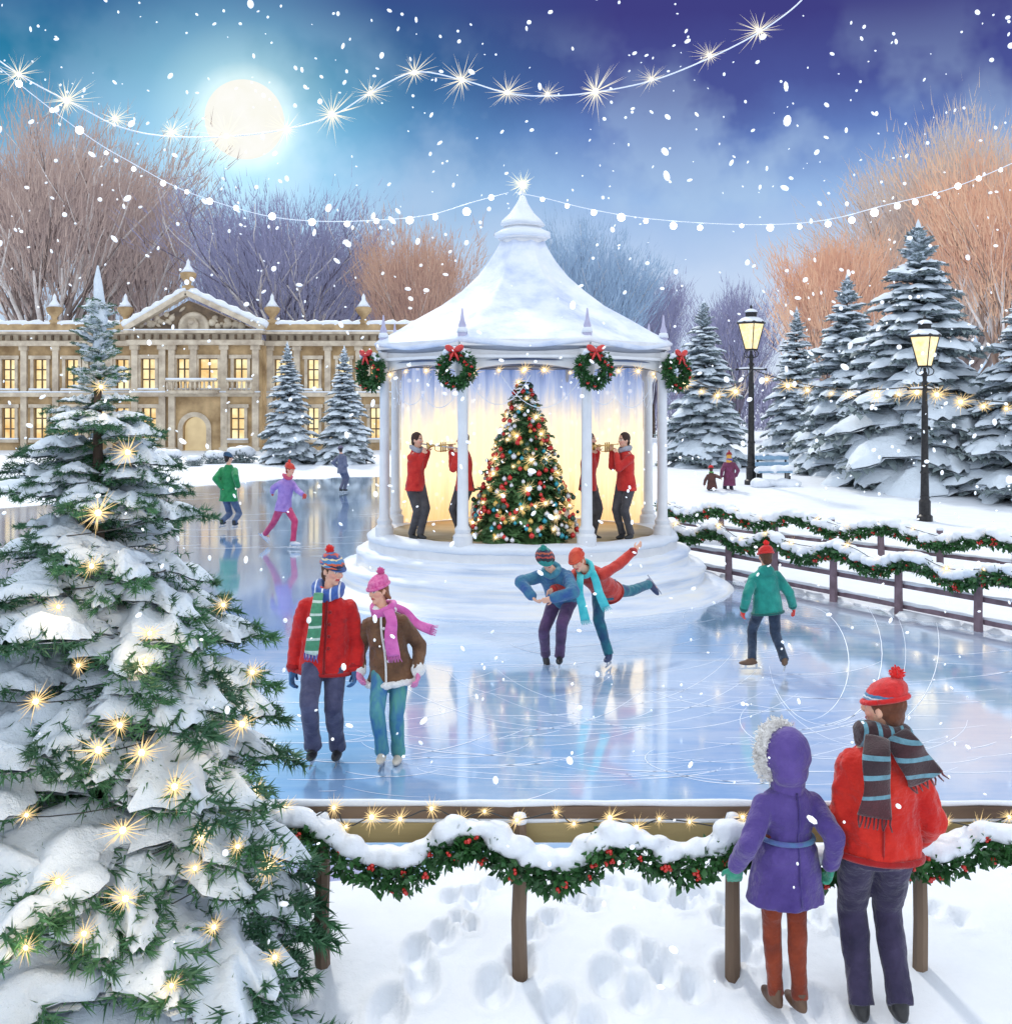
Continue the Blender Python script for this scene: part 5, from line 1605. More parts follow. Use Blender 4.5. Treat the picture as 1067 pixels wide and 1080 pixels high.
    if fit.get('trim'):      # ribbed hem and cuffs
        m = MB(); c = pel + down * hl * .97
        m.tube([c + r_t * math.cos(a) * (.165 + th) * fl * k + f_t * math.sin(a) * (.118 + th) * fl * k for a in np.linspace(0, 2 * PI, 33)], .017 * k, 8); m.build('hem_band', fit['trim'], jk)
        for q in 'ab':
            e2 = elb[q].lerp(wr[q], .95); dd = (wr[q] - elb[q]).normalized(); m = MB(); m.tube([e2 - dd * .03 * k, e2, e2 + dd * .028 * k], [(.036 + th * .66) * k, (.040 + th * .66) * k, .032 * k], 12); m.build('cuff', fit['trim'], jk)
    if fit.get('seam'):      # raised seams down the back and round the shoulders
        m = MB(); s_ = -1 if f_t.y > 0 else -1
        pts = [ring(u, 0, 0)[0] - f_t * d_ * k for u, d_ in ((.97, .085 + th * .6), (.8, .102 + th), (.55, .112 + th), (.3, .102 + th), (.06, .118 + th))] + [pel + down * hl * .9 - f_t * (.118 + th) * fl * k]
        m.tube(smooth_path(pts, 4), .006 * k, 5); m.build('back_seam', fit['seam'], jk)
    if fit.get('collar'):
        m = MB(); c = nk + su * .015 * k
        m.tube([c + (r_t * math.cos(a) * .085 + f_t * math.sin(a) * .08) * k + su * .02 * k * math.sin(a * 3) for a in np.linspace(0, 2 * PI, 17)], .038 * k, 10); link(blend(m, vx * .8, 2, .006, 20), 'collar', fit['collar'], jk)
    if fit.get('fur'):
        m = MB(); c = pel + down * hl
        m.tube([c + r_t * math.cos(a) * (.165 + th) * fl * k + f_t * math.sin(a) * (.118 + th) * fl * k for a in np.linspace(0, 2 * PI, 25)], .030 * k, 8)
        for q in 'ab': e2 = elb[q].lerp(wr[q], .93); dd = (wr[q] - elb[q]).normalized(); m.capsule(e2 - dd * .015 * k, e2 + dd * .015 * k, .062 * k, .062 * k, 10)
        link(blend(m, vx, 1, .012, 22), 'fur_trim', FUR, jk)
    if fit.get('zip'):
        m = MB(); pts = [ring(u, 0, 0)[0] + f_t * d_ * k for u, d_ in ((.98, .095), (.85, .130), (.6, .150), (.3, .132), (.05, .150))] + [pel + down * hl * .9 + f_t * (.118 + th) * fl * k * 1.02]
        m.tube(smooth_path(pts, 4), .010 * k, 6)
        for u in (.15, .35, .55, .75): m.ell(pel + spine * u + f_t * (.115 + th + (.02 if u > .3 else .01)) * k + r_t * .03 * k, .014 * k, None, 8, 6)
        m.build('placket', fit['zip'], jk)
    if fit.get('hood_down'):
        m = MB(); c = nk - f_t * .075 * k - su * .02 * k; m.ell(c, (.115 * k, .07 * k, .085 * k), Matrix((r_t, f_t, su)).transposed(), 14, 10); m.ell(c + su * .03 * k + f_t * .04 * k, (.10 * k, .08 * k, .05 * k), Matrix((r_t, f_t, su)).transposed(), 14, 10)
        link(blend(m, vx, 2, .005, 14), 'hood', fit['jacket'], jk)
    if fit.get('belt'):
        m = MB(); u = .22; c = pel + spine * u
        m.tube([c + r_t * math.cos(a) * (waist + th + .022) * k + f_t * math.sin(a) * (.105 + th + .014) * k for a in np.linspace(0, 2 * PI, 29)], .016 * k, 8); m.build('belt', fit['belt'], jk)
    # ---- gloves
    if fit.get('gloves'):
        for c in 'ab':
            m = MB(); pn = pose.get('palm_' + c); hand(m, wr[c], Vector(pose['hdir_' + c]) if pose.get('hdir_' + c) else (wr[c] - elb[c]), Vector(pn) if pn else -r_t * (-1 if c == 'a' else 1) + f_t * .3, k * 1.08, pose.get('curl', .6), 1 if c == 'a' else -1, 1.2)
            dd = (wr[c] - elb[c]).normalized(); m.capsule(wr[c] - dd * .05 * k, wr[c], .036 * k, .034 * k, 10)
            link(blend(m, .0055 if near else .010, 1), 'glove', fit['gloves'], t)
    # ---- hat
    if fit.get('hat'):
        m = MB(); c = hd + hu * .035 * hs
        tall = fit.get('hat_h', .115)
        rr = [(.095, -.0), (.100, .02), (.098, .045), (.088, .075), (.066, .10), (.035, tall), (.01, tall + .006)]
        rings = [(hd + hu * (.028 + z) * hs - hf * .003 * hs - hf * z * .12 * hs, hr * a * hs * .97, (hf - hu * .25).normalized() * a * hs * 1.12) for a, z in rr]
        m.loft(rings, 20); hat = link(blend(m, .008 if near else .012, 2, .003, 30), 'hat', fit['hat'], t)
        m = MB(); m.tube([rings[1][0] - hu * .006 * hs + rings[1][1] * math.cos(a) * 1.0 + rings[1][2] * math.sin(a) * 1.0 for a in np.linspace(0, 2 * PI, 25)], [.013 * hs] * 25, 8); m.build('hat_brim', fit.get('brim', fit['hat']), hat)
        if fit.get('pom'):
            m = MB(); pc = hd + hu * (.028 + tall + .03) * hs - hf * .03 * hs + Vector(fit.get('pom_off', (0, 0, 0))) * hs; V, F = leaf_cloud([pc, pc + hu * .001], .03 * hs, 420 if near else 120, .016 * hs, 3)
            m.ell(pc, .032 * hs, None, 12, 8); m.v += [tuple(q) for q in V]; m.f += [tuple(int(i) + m.n for i in q) for q in F]; m.m += [0] * len(F); m.n += len(V)
            m.build('pompom', fit['pom'], hat)
    if fit.get('earflap'): pass
    if fit.get('hair'):
        m = MB(); hl_ = fit.get('hair_len', 0)
        m.ell(H_(0, -.014, .030), (.086 * hs, .096 * hs, .104 * hs), RH, 16, 12)
        if hl_ or True:
            m.ell(H_(0, -.055, -.04), (.070 * hs, .045 * hs, .06 * hs), RH, 12, 8)
        if hl_:
            for q in range(9):
                a = math.radians(-75 + 150 * q / 8); s = H_(math.sin(a) * .07, -math.cos(a) * .07, -.03); m.capsule(s, s - hu * hl_ * k - hf * .02 * k + hr * math.sin(a) * .03, .024 * hs, .012 * hs, 8)
        link(blend(m, .008 if near else .012, 2, .005, 26), 'hair', fit['hair'], t)
    if fit.get('hood'):   # hood worn up, with a ring of fur round the face
        m = MB(); m.ell(H_(0, -.028, .015), (.134 * hs, .134 * hs, .146 * hs), RH, 18, 14); m.ell(H_(0, -.05, -.09), (.118 * hs, .10 * hs, .08 * hs), RH, 14, 10); m.capsule(H_(0, -.02, -.1), nk + su * .01 * k, .085 * hs, .10 * hs)
        m2 = blend(m, .009, 3, .006, 12, 3)
        ho = link(m2, 'hood', fit['hood'], t)
        m = MB(); pts = [H_(math.cos(a) * .115, .060, .01 + math.sin(a) * .135) for a in np.linspace(0, 2 * PI, 29)]; m.tube(pts, .036 * hs, 9); V, F = leaf_cloud(pts, .052 * hs, 4200, .026 * hs, 6)
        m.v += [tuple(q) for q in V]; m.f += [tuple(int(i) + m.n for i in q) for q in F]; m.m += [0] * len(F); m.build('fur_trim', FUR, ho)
    # ---- scarf
    if fit.get('scarf'):
        m = MB(); c = nk + su * .035 * k; S0 = fit.get('scarf_r', .045)
        for q in range(2):
            m.tube([c + (r_t * math.cos(a) * (.088 + .006 * q) + f_t * math.sin(a) * (.088 + .005 * q)) * k + su * (.026 * q - .018 - .026 * math.sin(a) + .012 * math.sin(a * 2 + q)) * k for a in np.linspace(0, 2 * PI, 21)], S0 * k * .85, 10)
        sf = link(blend(m, .008 if near else .012, 2, .006, 18), 'scarf', fit['scarf'], t)
        for i, tail in enumerate(fit.get('tails', ())):
            pts = smooth_path([at(q[0], q[1], Y + q[2]) for q in tail['p']], 6); wd = tail.get('w', .075) * k; n = len(pts); rings = []
            wv = Vector(tail.get('wv', (1, 0, 0))); 
            for j, p in enumerate(pts):
                d = (pts[min(j + 1, n - 1)] - pts[max(j - 1, 0)]).normalized(); a = (wv - d * wv.dot(d)).normalized(); b = d.cross(a); u = j / (n - 1)
                a = (a * math.cos(.3 * math.sin(u * 7)) + b * math.sin(.3 * math.sin(u * 7)))
                rings.append((p, a * wd * (.75 + .3 * u), d.cross(a) * .014 * k))
            m = MB(); m.loft(rings, 14)
            tl = link(m.mesh('t'), 'scarf_tail', tail.get('mat', fit['scarf']), sf)
            m = MB(); e, a, b = rings[-1]; d = (pts[-1] - pts[-2]).normalized(); rr = random.Random(i)
            for q in range(9):
                s = e + a * (-.9 + 1.8 * q / 8); m.tube([s - d * .01, s + d * .025 * k + b * .3 * rr.uniform(-1, 1), s + (d + a.normalized() * rr.uniform(-.25, .25)) * .06 * k], [.006 * k, .005 * k, .003 * k], 5)
            m.build('fringe', tail.get('fringe', fit['scarf']), tl)
    return dict(t=t, wr=wr, elb=elb, sh=sh, hd=hd, hf=hf, nk=nk)


STEEL = pmat('skate_steel', (.5, .52, .56, 1), (.65, .67, .7, 1), .25, 5, .05, metal=.9)
FUR = pmat('white_fur', (.82, .80, .78, 1), (.95, .94, .92, 1), .95, 30, 1.0, 90, .02, sheen=.6, emis=(.8, .8, .85, 1), estr=.10)  # faint emission added to keep the fur from shading grey
DENIM = cloth('dark_denim', srgb(44, 48, 74), srgb(74, 78, 110)); BLK = pmat('black_leather', (.012, .012, .014, 1), (.03, .03, .032, 1), .45, 10, .3)
BROWNL = pmat('brown_leather', (.10, .05, .03, 1), (.16, .09, .05, 1), .5, 10, .3); CREAML = pmat('cream_leather', (.6, .52, .42, 1), (.72, .65, .56, 1), .5, 10, .3)
REDJ = cloth('red_coat_cloth', srgb(178, 20, 24), srgb(218, 40, 34))
c_ = srgb

# 1 couple walking hand in hand over the ice
yc = 9.60
p_man = person('man in a red jacket with blue and green scarves walking on the ice', yc, 1.80, dict(
    j=dict(pelvis=(343, 689), neck=(346, 626), head=(351, 602), hand_a=(309, 706, -.02), hand_b=(375, 706, -.05), foot_a=(330, 806, -.12), foot_b=(356, 806, .05)),
    yt=6, yp=0, yh=48, tilt=6, pitch=4, curl=.7),
    dict(jacket=REDJ, trim=cloth('crimson_rib', srgb(150, 16, 20)), coat=.15, puff=.034, flare=1.14, waist=.16, wrinkle=.012, shoulder=1.08, trousers=cloth('slate_trousers', srgb(52, 54, 84), srgb(88, 88, 116)), hem_r=.072, trouser_w=1.08, shoes=BLK, skates=True,
         gloves=cloth('blue_glove', srgb(50, 90, 140), srgb(80, 125, 170)), zip=cloth('dark_red_placket', srgb(120, 10, 14), srgb(150, 20, 22)), collar=cloth('red_collar', srgb(190, 30, 30)),
         hat=banded('striped_hat', [(0, c_(60, 90, 150)), (.22, c_(30, 40, 70)), (.34, c_(200, 90, 60)), (.44, c_(70, 130, 180)), (.6, c_(220, 200, 160)), (.68, c_(50, 70, 130)), (.82, c_(190, 70, 50)), (.9, c_(70, 120, 170))], distort=.3), pom=cloth('red_wool', srgb(214, 30, 26)),
         pom_off=(-.03, 0, 0), scarf=banded('blue_scarf', [(0, c_(62, 98, 170)), (.14, c_(220, 226, 236)), (.18, c_(62, 98, 170)), (.36, c_(220, 226, 236)), (.41, c_(54, 88, 160)), (.60, c_(220, 226, 236)), (.65, c_(62, 98, 170)), (.84, c_(220, 226, 236)), (.89, c_(62, 98, 170))], axis=0),
         scarf_r=.055, tails=[dict(p=[(336, 626, -.14), (334, 640, -.22), (332, 662, -.24), (328, 690, -.21)], w=.055, mat=banded('green_scarf', [(0, c_(196, 214, 200)), (.08, c_(74, 140, 104)), (.25, c_(196, 214, 200)), (.29, c_(74, 140, 104)), (.45, c_(196, 214, 200)), (.49, c_(64, 128, 96)), (.65, c_(196, 214, 200)), (.69, c_(74, 140, 104)), (.85, c_(196, 214, 200)), (.89, c_(74, 140, 104))]))],
         hair=cloth('brown_hair', srgb(70, 44, 30), srgb(104, 70, 48))))
p_wom = person('woman in a brown sheepskin jacket with pink bobble hat and flying pink scarf', yc, 1.62, dict(
    j=dict(pelvis=(412, 702), neck=(405, 645), head=(399, 623), hand_a=(379, 708, -.05), hand_b=(441, 708, -.10), foot_a=(403, 809, -.1), foot_b=(420, 810, .04)),
    yt=-10, yp=-4, yh=-42, tilt=-6, pitch=2, curl=.7),
    dict(jacket=cloth('brown_suede', srgb(88, 60, 42), srgb(128, 92, 64), bump=.7), coat=.14, puff=.030, flare=1.18, waist=.145, wrinkle=.011, trousers=pmat('blue_green_jeans', srgb(58, 112, 168), srgb(96, 164, 150), .85, 5, .5, 45, .008, stretch=(3, 3, .6)), hem_r=.066, shoes=CREAML, skates=True,
         gloves=cloth('pink_glove', srgb(214, 110, 160), srgb(230, 140, 184)), fur=True, zip=FUR, collar=FUR,
         hat=cloth('pink_knit', srgb(206, 70, 140), srgb(232, 130, 178), bump=1.0, bs=90, scale=40), pom=cloth('pink_wool', srgb(206, 66, 136), srgb(226, 110, 170)), pom_off=(.02, 0, 0),
         scarf=cloth('pink_scarf', srgb(204, 84, 160), srgb(226, 124, 190)), scarf_r=.04, tails=[dict(p=[(409, 644, -.13), (413, 655, -.19), (412, 672, -.21), (415, 692, -.20)], w=.06), dict(p=[(416, 640, .0), (428, 646, .05), (440, 658, .06), (454, 664, .04)], w=.045, wv=(0, .3, 1))],
         hair=cloth('auburn_hair', srgb(120, 70, 46), srgb(150, 94, 62)), hair_len=.05))

# 2 skating pair
yp_ = 13.2
p_s1 = person('skater in a blue jumper and teal striped hat, bending forward with hands low', 13.1, 1.70, dict(
    j=dict(pelvis=(594, 630, .15), neck=(582, 602, -.22), head=(575, 590, -.36), hand_a=(561, 629, -.35), hand_b=(583, 631, -.45), foot_a=(575, 690, .25), foot_b=(590, 704, -.05)),
    yt=-18, yp=-15, yh=25, pitch=38, tilt=-20, curl=.9, bent=True, raised_a=True, fdir_a=(.15, -.4, -.9), fdir_b=(-.1, -1, 0), elbow_a=(-1, 0, .15), elbow_b=(1, .0, .2), kneehint_a=(-.35, -.9, 0)),
    dict(jacket=cloth('blue_jumper', srgb(50, 84, 144), srgb(70, 128, 150), bump=.8), coat=.03, puff=.038, flare=1.0, waist=.16, wrinkle=.009, trousers=cloth('plum_trousers', srgb(66, 50, 80), srgb(98, 70, 110)), shoes=BLK, skates=True,
         hat=banded('teal_hat', [(0, c_(30, 130, 124)), (.25, c_(30, 36, 44)), (.40, c_(180, 70, 60)), (.5, c_(60, 40, 60)), (.62, c_(190, 90, 60)), (.72, c_(50, 60, 80)), (.85, c_(40, 130, 120))], axis=2, distort=.25), pom=cloth('teal_wool', srgb(40, 140, 130)), hat_h=.14, hair=cloth('dark_hair', srgb(50, 34, 26)), collar=cloth('teal_collar', srgb(60, 120, 140))))
p_s2 = person('skater in a red jacket with turquoise scarf, one leg stretched out behind', 13.2, 1.66, dict(
    j=dict(pelvis=(638, 621, .25), neck=(618, 601, -.18), head=(609, 592, -.28), hand_a=(583, 622, -.38), hand_b=(671, 579, .0), foot_a=(642, 702, -.05), foot_b=(686, 616, .88)),
    yt=-38, yp=-30, yh=-38, pitch=8, tilt=-14, curl=.35, bent=True, raised_b=True, fdir_b=(.7, .2, -.45), fdir_a=(-.35, -1, 0), elbow_a=(.2, .2, -1), elbow_b=(0, .2, -1), kneehint_b=(0, -.3, -1)),
    dict(jacket=cloth('rust_red_jacket', srgb(170, 40, 36), srgb(206, 70, 56)), trim=cloth('rust_rib', srgb(140, 34, 30)), coat=.10, puff=.028, flare=1.05, wrinkle=.008, trousers=cloth('teal_jeans', srgb(36, 70, 110), srgb(40, 120, 130)), shoes=pmat('navy_leather', (.02, .03, .09, 1), (.04, .06, .14, 1), .4), skates=True,
         hat=cloth('orange_red_knit', srgb(196, 56, 40), srgb(224, 96, 66), bump=.9, bs=80), pom=cloth('orange_red_wool', srgb(200, 64, 44)), pom_off=(.08, 0, -.04), scarf=cloth('turquoise_scarf', srgb(50, 180, 190), srgb(96, 210, 212)), scarf_r=.032,
         tails=[dict(p=[(612, 606, -.26), (611, 625, -.33), (614, 640, -.30), (617, 654, -.28)], w=.055), dict(p=[(623, 600, -.20), (628, 612, -.32), (632, 626, -.30), (638, 640, -.26)], w=.055)],
         hair=cloth('ginger_hair', srgb(180, 84, 46), srgb(206, 110, 70))))

# 3 boy in teal
person('boy in a teal hooded jacket and red hat, skating away near the fence', 12.95, 1.47, dict(
    j=dict(pelvis=(809, 637), neck=(806, 600), head=(807, 587), hand_a=(784, 643, -.05), hand_b=(836, 640, .08), foot_a=(793, 706, -.05), foot_b=(827, 707, -.15)),
    yt=185, yp=182, yh=190, curl=.6, fdir_a=(-1, -.1, 0), fdir_b=(.35, 1, 0)),
    dict(jacket=cloth('teal_fleece', srgb(18, 112, 104), srgb(40, 150, 136)), coat=.12, puff=.032, flare=1.10, waist=.15, trim=cloth('deep_teal_rib', srgb(14, 84, 80)), head=1.08, hood_down=True, trousers=cloth('navy_jeans', srgb(28, 40, 60), srgb(60, 76, 100)), trouser_w=1.0, shoes=BROWNL, skates=True,
         gloves=cloth('red_glove', srgb(206, 50, 40)), hat=cloth('red_knit', srgb(190, 26, 30), srgb(220, 60, 50), bump=.9, bs=80), pom=cloth('scarlet_wool', srgb(224, 40, 36)), hair=cloth('brown_hair_b', srgb(84, 52, 34))))
# 4 boy in green
person('skater in a green jacket and dark cap, standing on the far ice', 27.9, 1.85, dict(
    j=dict(pelvis=(241, 523), neck=(241, 491), head=(241, 483), hand_a=(234, 514, -.1), hand_b=(251, 513, -.2), foot_a=(234, 556, -.3), foot_b=(247, 557, -.5)), yt=165, yp=165, yh=130, curl=.6),
    dict(jacket=cloth('green_jacket', srgb(26, 112, 66), srgb(50, 150, 90)), coat=.12, puff=.04, waist=.165, flare=1.15, trousers=cloth('blue_jeans', srgb(52, 74, 110), srgb(96, 116, 150)), shoes=BLK, skates=True, hat=cloth('dark_teal_knit', srgb(36, 62, 92), srgb(56, 90, 120)), hair=cloth('dark_hair_b', srgb(40, 30, 26))), near=False)
# 5 girl in lilac
person('skater in a lilac jumper, pink trousers and red hat, gliding with arms spread', 24.4, 1.78, dict(
    j=dict(pelvis=(299, 534), neck=(303, 504), head=(306, 495, -.05), hand_a=(287, 519, .25), hand_b=(320, 522, -.25), foot_a=(275, 571, .5), foot_b=(309, 578, -.3)), yt=55, yp=55, yh=65, curl=.5, kneehint_a=(.6, -.3, -.5), fdir_a=(.9, -.3, -.3), fdir_b=(1, -.3, 0), elbow_a=(-1, .3, -.4), elbow_b=(-.2, -.3, -1), raised_a=True),
    dict(jacket=cloth('lilac_jumper', srgb(140, 110, 186), srgb(176, 146, 212)), coat=.10, puff=.026, trousers=cloth('pink_trousers', srgb(176, 44, 96), srgb(206, 84, 124)), shoes=pmat('white_leather', (.6, .62, .68, 1), (.75, .76, .8, 1), .4), skates=True, hat=cloth('brick_red_knit', srgb(186, 46, 40), srgb(214, 80, 64)), pom=cloth('brick_red_wool', srgb(200, 60, 50)), gloves=cloth('rust_glove', srgb(186, 70, 60)), hair=cloth('red_hair', srgb(150, 60, 40)), scarf=cloth('pink_wrap', srgb(196, 80, 110)), scarf_r=.03), near=False)
# 6 grey figure
person('small distant skater in grey clothes by the left side of the bandstand', 40.0, 1.66, dict(
    j=dict(pelvis=(361, 495), neck=(360, 479), head=(359, 474), hand_a=(356, 492, .1), hand_b=(366, 491, .1), foot_a=(359, 519.5, 0), foot_b=(363.5, 519.5, .2)), yt=150, yp=150, yh=200, curl=.5),
    dict(jacket=cloth('grey_jacket', srgb(86, 92, 118), srgb(120, 124, 146)), coat=.14, puff=.03, trousers=cloth('grey_trousers', srgb(84, 88, 112), srgb(110, 112, 134)), shoes=BLK, skates=True, hat=cloth('grey_knit', srgb(110, 100, 120)), hair=cloth('dark_hair_c', srgb(60, 50, 50))), near=False)
# 7 family walking in the park
fz = gpt(768, 527)
person('adult in a plum coat holding a child by the hand in the park', fz.y, 1.62, dict(
    j=dict(pelvis=(769, 503), neck=(769, 486), head=(768.5, 481), hand_a=(760.5, 503, 0), hand_b=(776, 502, 0), foot_a=(765, 527), foot_b=(773, 527)), yt=180, yp=180, yh=180, curl=.6),
    dict(jacket=cloth('plum_coat', srgb(92, 40, 62), srgb(120, 60, 96)), coat=.30, puff=.03, waist=.15, flare=1.15, trousers=cloth('dark_trousers', srgb(46, 44, 62)), shoes=BLK, hat=cloth('maroon_knit', srgb(130, 26, 40)), pom=cloth('maroon_wool', srgb(130, 26, 40)), hair=cloth('blond_hair', srgb(200, 150, 70)), hair_len=.2, scarf=cloth('violet_scarf', srgb(90, 84, 160)), scarf_r=.03), near=False)
person('small child in a dark brown coat and red hat walking in the park', fz.y - .1, 1.22, dict(
    j=dict(pelvis=(750.5, 510), neck=(750, 499), head=(749.5, 494.5), hand_a=(742.5, 511, 0), hand_b=(759, 504, 0), foot_a=(748, 527.5), foot_b=(753, 527.5)), yt=180, yp=180, yh=180, curl=.6),
    dict(jacket=cloth('dark_brown_coat', srgb(70, 44, 44), srgb(96, 62, 56)), coat=.24, puff=.04, head=1.2, flare=1.25, trousers=cloth('child_trousers', srgb(50, 46, 60)), shoes=BLK, hat=cloth('red_knit_b', srgb(190, 34, 40)), scarf=cloth('green_scarf_b', srgb(70, 140, 70)), scarf_r=.03, hair=cloth('dark_hair_d', srgb(60, 40, 34))), near=False)

# 8 spectators at the near fence
person('girl in a belted purple coat with fur edged hood, holding the near fence', 5.80, 1.46, dict(
    j=dict(pelvis=(829, 897), neck=(831, 829), head=(826, 796), hand_a=(776, 914, -.04), hand_b=(876, 912, -.06), foot_a=(818, 1077, .0), foot_b=(843, 1078, -.06)), yt=196, yp=192, yh=218, curl=1.0, hdir_a=(0, .35, -1), palm_a=(0, 1, .1), elbow_a=(-.3, -1, 0), elbow_b=(.3, -1, 0)),
    dict(jacket=cloth('purple_wool', srgb(64, 48, 116), srgb(94, 76, 146), scale=4, bump=.7, bs=60), coat=.30, puff=.030, flare=1.30, waist=.11, arm=.94, seam=cloth('violet_seam', srgb(58, 44, 110)), head=1.08, wrinkle=.012, trousers=cloth('rust_leggings', srgb(104, 40, 24), srgb(150, 64, 36)), trouser_w=.86, hem_r=.05, shoes=BROWNL, gloves=cloth('green_glove', srgb(40, 134, 110), srgb(70, 160, 130)),
         hood=cloth('purple_hood', srgb(64, 48, 116), srgb(98, 78, 150), scale=4, bump=.7, bs=60), belt=cloth('teal_belt', srgb(70, 140, 160), srgb(90, 90, 160)), hair=cloth('light_brown_hair', srgb(150, 100, 60))))
person('man in a red jacket, red bobble hat and dark striped scarf at the near fence', 5.80, 1.83, dict(
    j=dict(pelvis=(925, 884), neck=(930, 783), head=(932, 746), hand_a=(893, 893, .16), hand_b=(962, 888, .18), foot_a=(908, 1076, .0), foot_b=(949, 1077, -.08)), yt=172, yp=176, yh=232, curl=.9, pitch=0, elbow_a=(-.6, -1, 0), elbow_b=(.6, -1, -.1)),
    dict(jacket=cloth('scarlet_jacket', srgb(186, 22, 20), srgb(220, 52, 36), scale=4, bump=.7, bs=50), coat=.07, puff=.034, flare=1.06, waist=.15, wrinkle=.016, shoulder=.88, trim=cloth('dark_red_rib', srgb(150, 16, 18)), seam=cloth('dark_red_seam', srgb(140, 14, 16)), trousers=cloth('aubergine_trousers', srgb(44, 40, 66), srgb(66, 58, 88)), trouser_w=1.06, shoes=BLK, gloves=cloth('dark_glove', srgb(50, 40, 50)),
         hat=banded('red_blue_hat', [(0, c_(196, 26, 28)), (.26, c_(110, 150, 180)), (.33, c_(220, 226, 230)), (.37, c_(70, 120, 160)), (.46, c_(200, 30, 30))], distort=.12), brim=cloth('red_brim', srgb(196, 30, 30), bump=.9, bs=80), pom=cloth('red_pom_wool', srgb(206, 30, 28)), pom_off=(.03, 0, -.005), hair=cloth('chestnut_hair', srgb(90, 50, 34), srgb(130, 80, 56)),
         scarf=banded('dark_striped_scarf', [(0, c_(50, 26, 32)), (.10, c_(90, 140, 156)), (.16, c_(50, 26, 32)), (.30, c_(90, 140, 156)), (.36, c_(60, 28, 34)), (.5, c_(90, 140, 156)), (.56, c_(50, 26, 32)), (.70, c_(90, 140, 156)), (.76, c_(54, 28, 34)), (.9, c_(90, 140, 156))], axis=0), scarf_r=.058,
         tails=[dict(p=[(925, 778, -.18), (924, 800, -.27), (925, 830, -.27), (922, 862, -.26)], w=.075, mat=banded('dark_striped_tail', [(0, c_(70, 26, 34)), (.25, c_(96, 140, 156)), (.30, c_(60, 26, 32)), (.5, c_(96, 140, 156)), (.56, c_(44, 28, 36)), (.74, c_(96, 140, 156)), (.8, c_(50, 26, 32))]), fringe=cloth('wine_fringe', srgb(80, 30, 36))),
                dict(p=[(944, 776, -.14), (956, 790, -.22), (966, 806, -.20), (976, 822, -.16)], w=.085, wv=(1, 0, .6), mat=banded('dark_striped_tail_b', [(0, c_(60, 26, 32)), (.2, c_(96, 140, 156)), (.28, c_(50, 26, 32)), (.5, c_(96, 140, 156)), (.58, c_(60, 28, 34)), (.8, c_(96, 140, 156)), (.88, c_(50, 26, 32))]), fringe=cloth('wine_fringe_b', srgb(90, 32, 36)))]))

# 9 musicians in the bandstand
BRASS = pmat('brass', (.55, .33, .10, 1), (.75, .5, .2, 1), .25, 6, 0, metal=.85)
SILV = pmat('silver_plate', (.5, .5, .52, 1), (.7, .7, .72, 1), .25, 6, 0, metal=.85)
GREYT = cloth('charcoal_trousers', srgb(60, 58, 62), srgb(84, 80, 82))
def musician(px, yaw, label, tx, trousers, hairc, scarf, Y=18.05, hatc=None, reach=16):
    s = 1 if yaw > 0 else -1
    return person(label, Y, 1.72, dict(j=dict(pelvis=(px, 511), neck=(px + s * 1, 475), head=(px + s * 2, 464), hand_a=(px + s * reach, 476, .0), hand_b=(px + s * (reach - 5), 479, -.12), foot_a=(px - 4, 568.5, 0), foot_b=(px + 5, 568.5, -.1)),
        yt=yaw, yp=yaw * .6, yh=yaw, curl=1.1, elbow_a=(-.3 * s, .1, -1), elbow_b=(-.3 * s, -.4, -1)),
        dict(jacket=cloth(tx, srgb(186, 30, 30), srgb(214, 60, 50)), coat=.10, puff=.024, trousers=trousers, shoes=BLK, hair=cloth(hairc, srgb(60, 40, 32)), hat=hatc, scarf=scarf, scarf_r=.034), near=False)
gs = cloth('grey_scarf', srgb(150, 150, 160), srgb(190, 190, 198)); 
m1 = musician(438, 62, 'musician in a red jacket and grey scarf playing a silver flute', 'red_tunic', GREYT, 'black_hair', gs, reach=13)
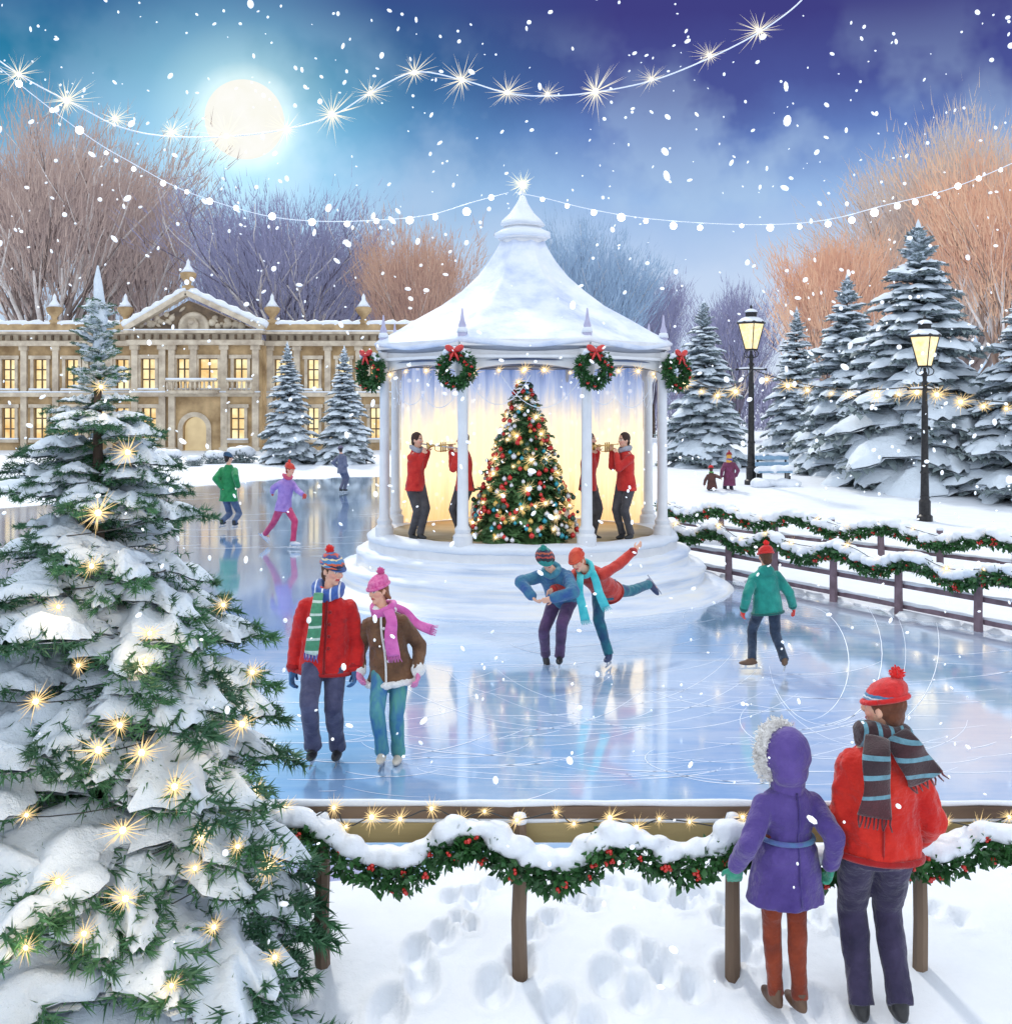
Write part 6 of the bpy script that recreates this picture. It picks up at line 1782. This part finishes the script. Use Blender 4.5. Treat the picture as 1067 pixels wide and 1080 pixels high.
m2 = musician(490, -75, 'musician in a red jacket half behind the left front column, playing a trumpet', 'red_tunic_b', GREYT, 'black_hair_b', None, reach=14)
m3 = musician(660, -62, 'musician in a red jacket and grey scarf playing a trumpet, facing left', 'red_tunic_c', GREYT, 'brown_hair_c', gs, reach=15)
m4 = musician(620, 75, 'musician in a red jacket half behind the right front column, facing a trumpeter', 'red_tunic_d', GREYT, 'black_hair_c', None, reach=10, Y=18.45)


def horn(pm, name, label, mat, L=.46, bell=.065, drop=.06):
    a = pm['hd'] + pm['hf'] * .115 + Vector((0, 0, -.062)); h_ = (pm['wr']['a'] + pm['wr']['b']) * .5
    d = (pm['hf'] + Vector((0, 0, -drop))).normalized()
    t = thing(name, a, label, 'flute' if name == 'flute' else 'trumpet')
    if name == 'flute':
        r, f = dirs(0); d = (Vector((1, -.1, -.12)) * (1 if pm['hf'].x > 0 else -1)).normalized(); m = MB(); m.tube([a - d * .06, a + d * .58], .011, 8); m.build('tube', mat, t)
        m = MB()
        for i in range(7): m.ell(a + d * (.16 + .05 * i) + Vector((0, 0, .012)), (.010, .010, .006), None, 8, 5)
        m.build('keys', mat, t); return
    m = MB(); m.tube([a + d * x for x in (0, .02, L * .6, L * .8, L * .92, L)], [.013, .007, .008, .016, .034, bell], 14); m.build('bell_tube', mat, t)
    m = MB(); u = Vector((0, 0, -1)); q = a + d * L * .28
    m.tube(smooth_path([q, q + d * .18, q + d * .21 + u * .05, q + d * .17 + u * .09, q + u * .09, q - d * .03 + u * .05, q], 4), .007, 6); m.build('coil', mat, t)
    for i in range(3): m = MB(); m.tube([q + d * (.04 + .035 * i) + u * v for v in (-.045, .0, .11)], [.008, .013, .013], 8); m.build('valve', mat, t)
horn(m1, 'flute', 'silver flute played by the musician on the left of the bandstand', SILV)
horn(m2, 'trumpet', 'brass trumpet pointing left, played beside the left front column', BRASS)
horn(m3, 'trumpet', 'brass trumpet pointing left, played on the right side of the bandstand', BRASS)
bpy.data.objects.remove(WOBJ)
bpy.data.batch_remove(TMPM)
bpy.data.scenes.remove(WORK)
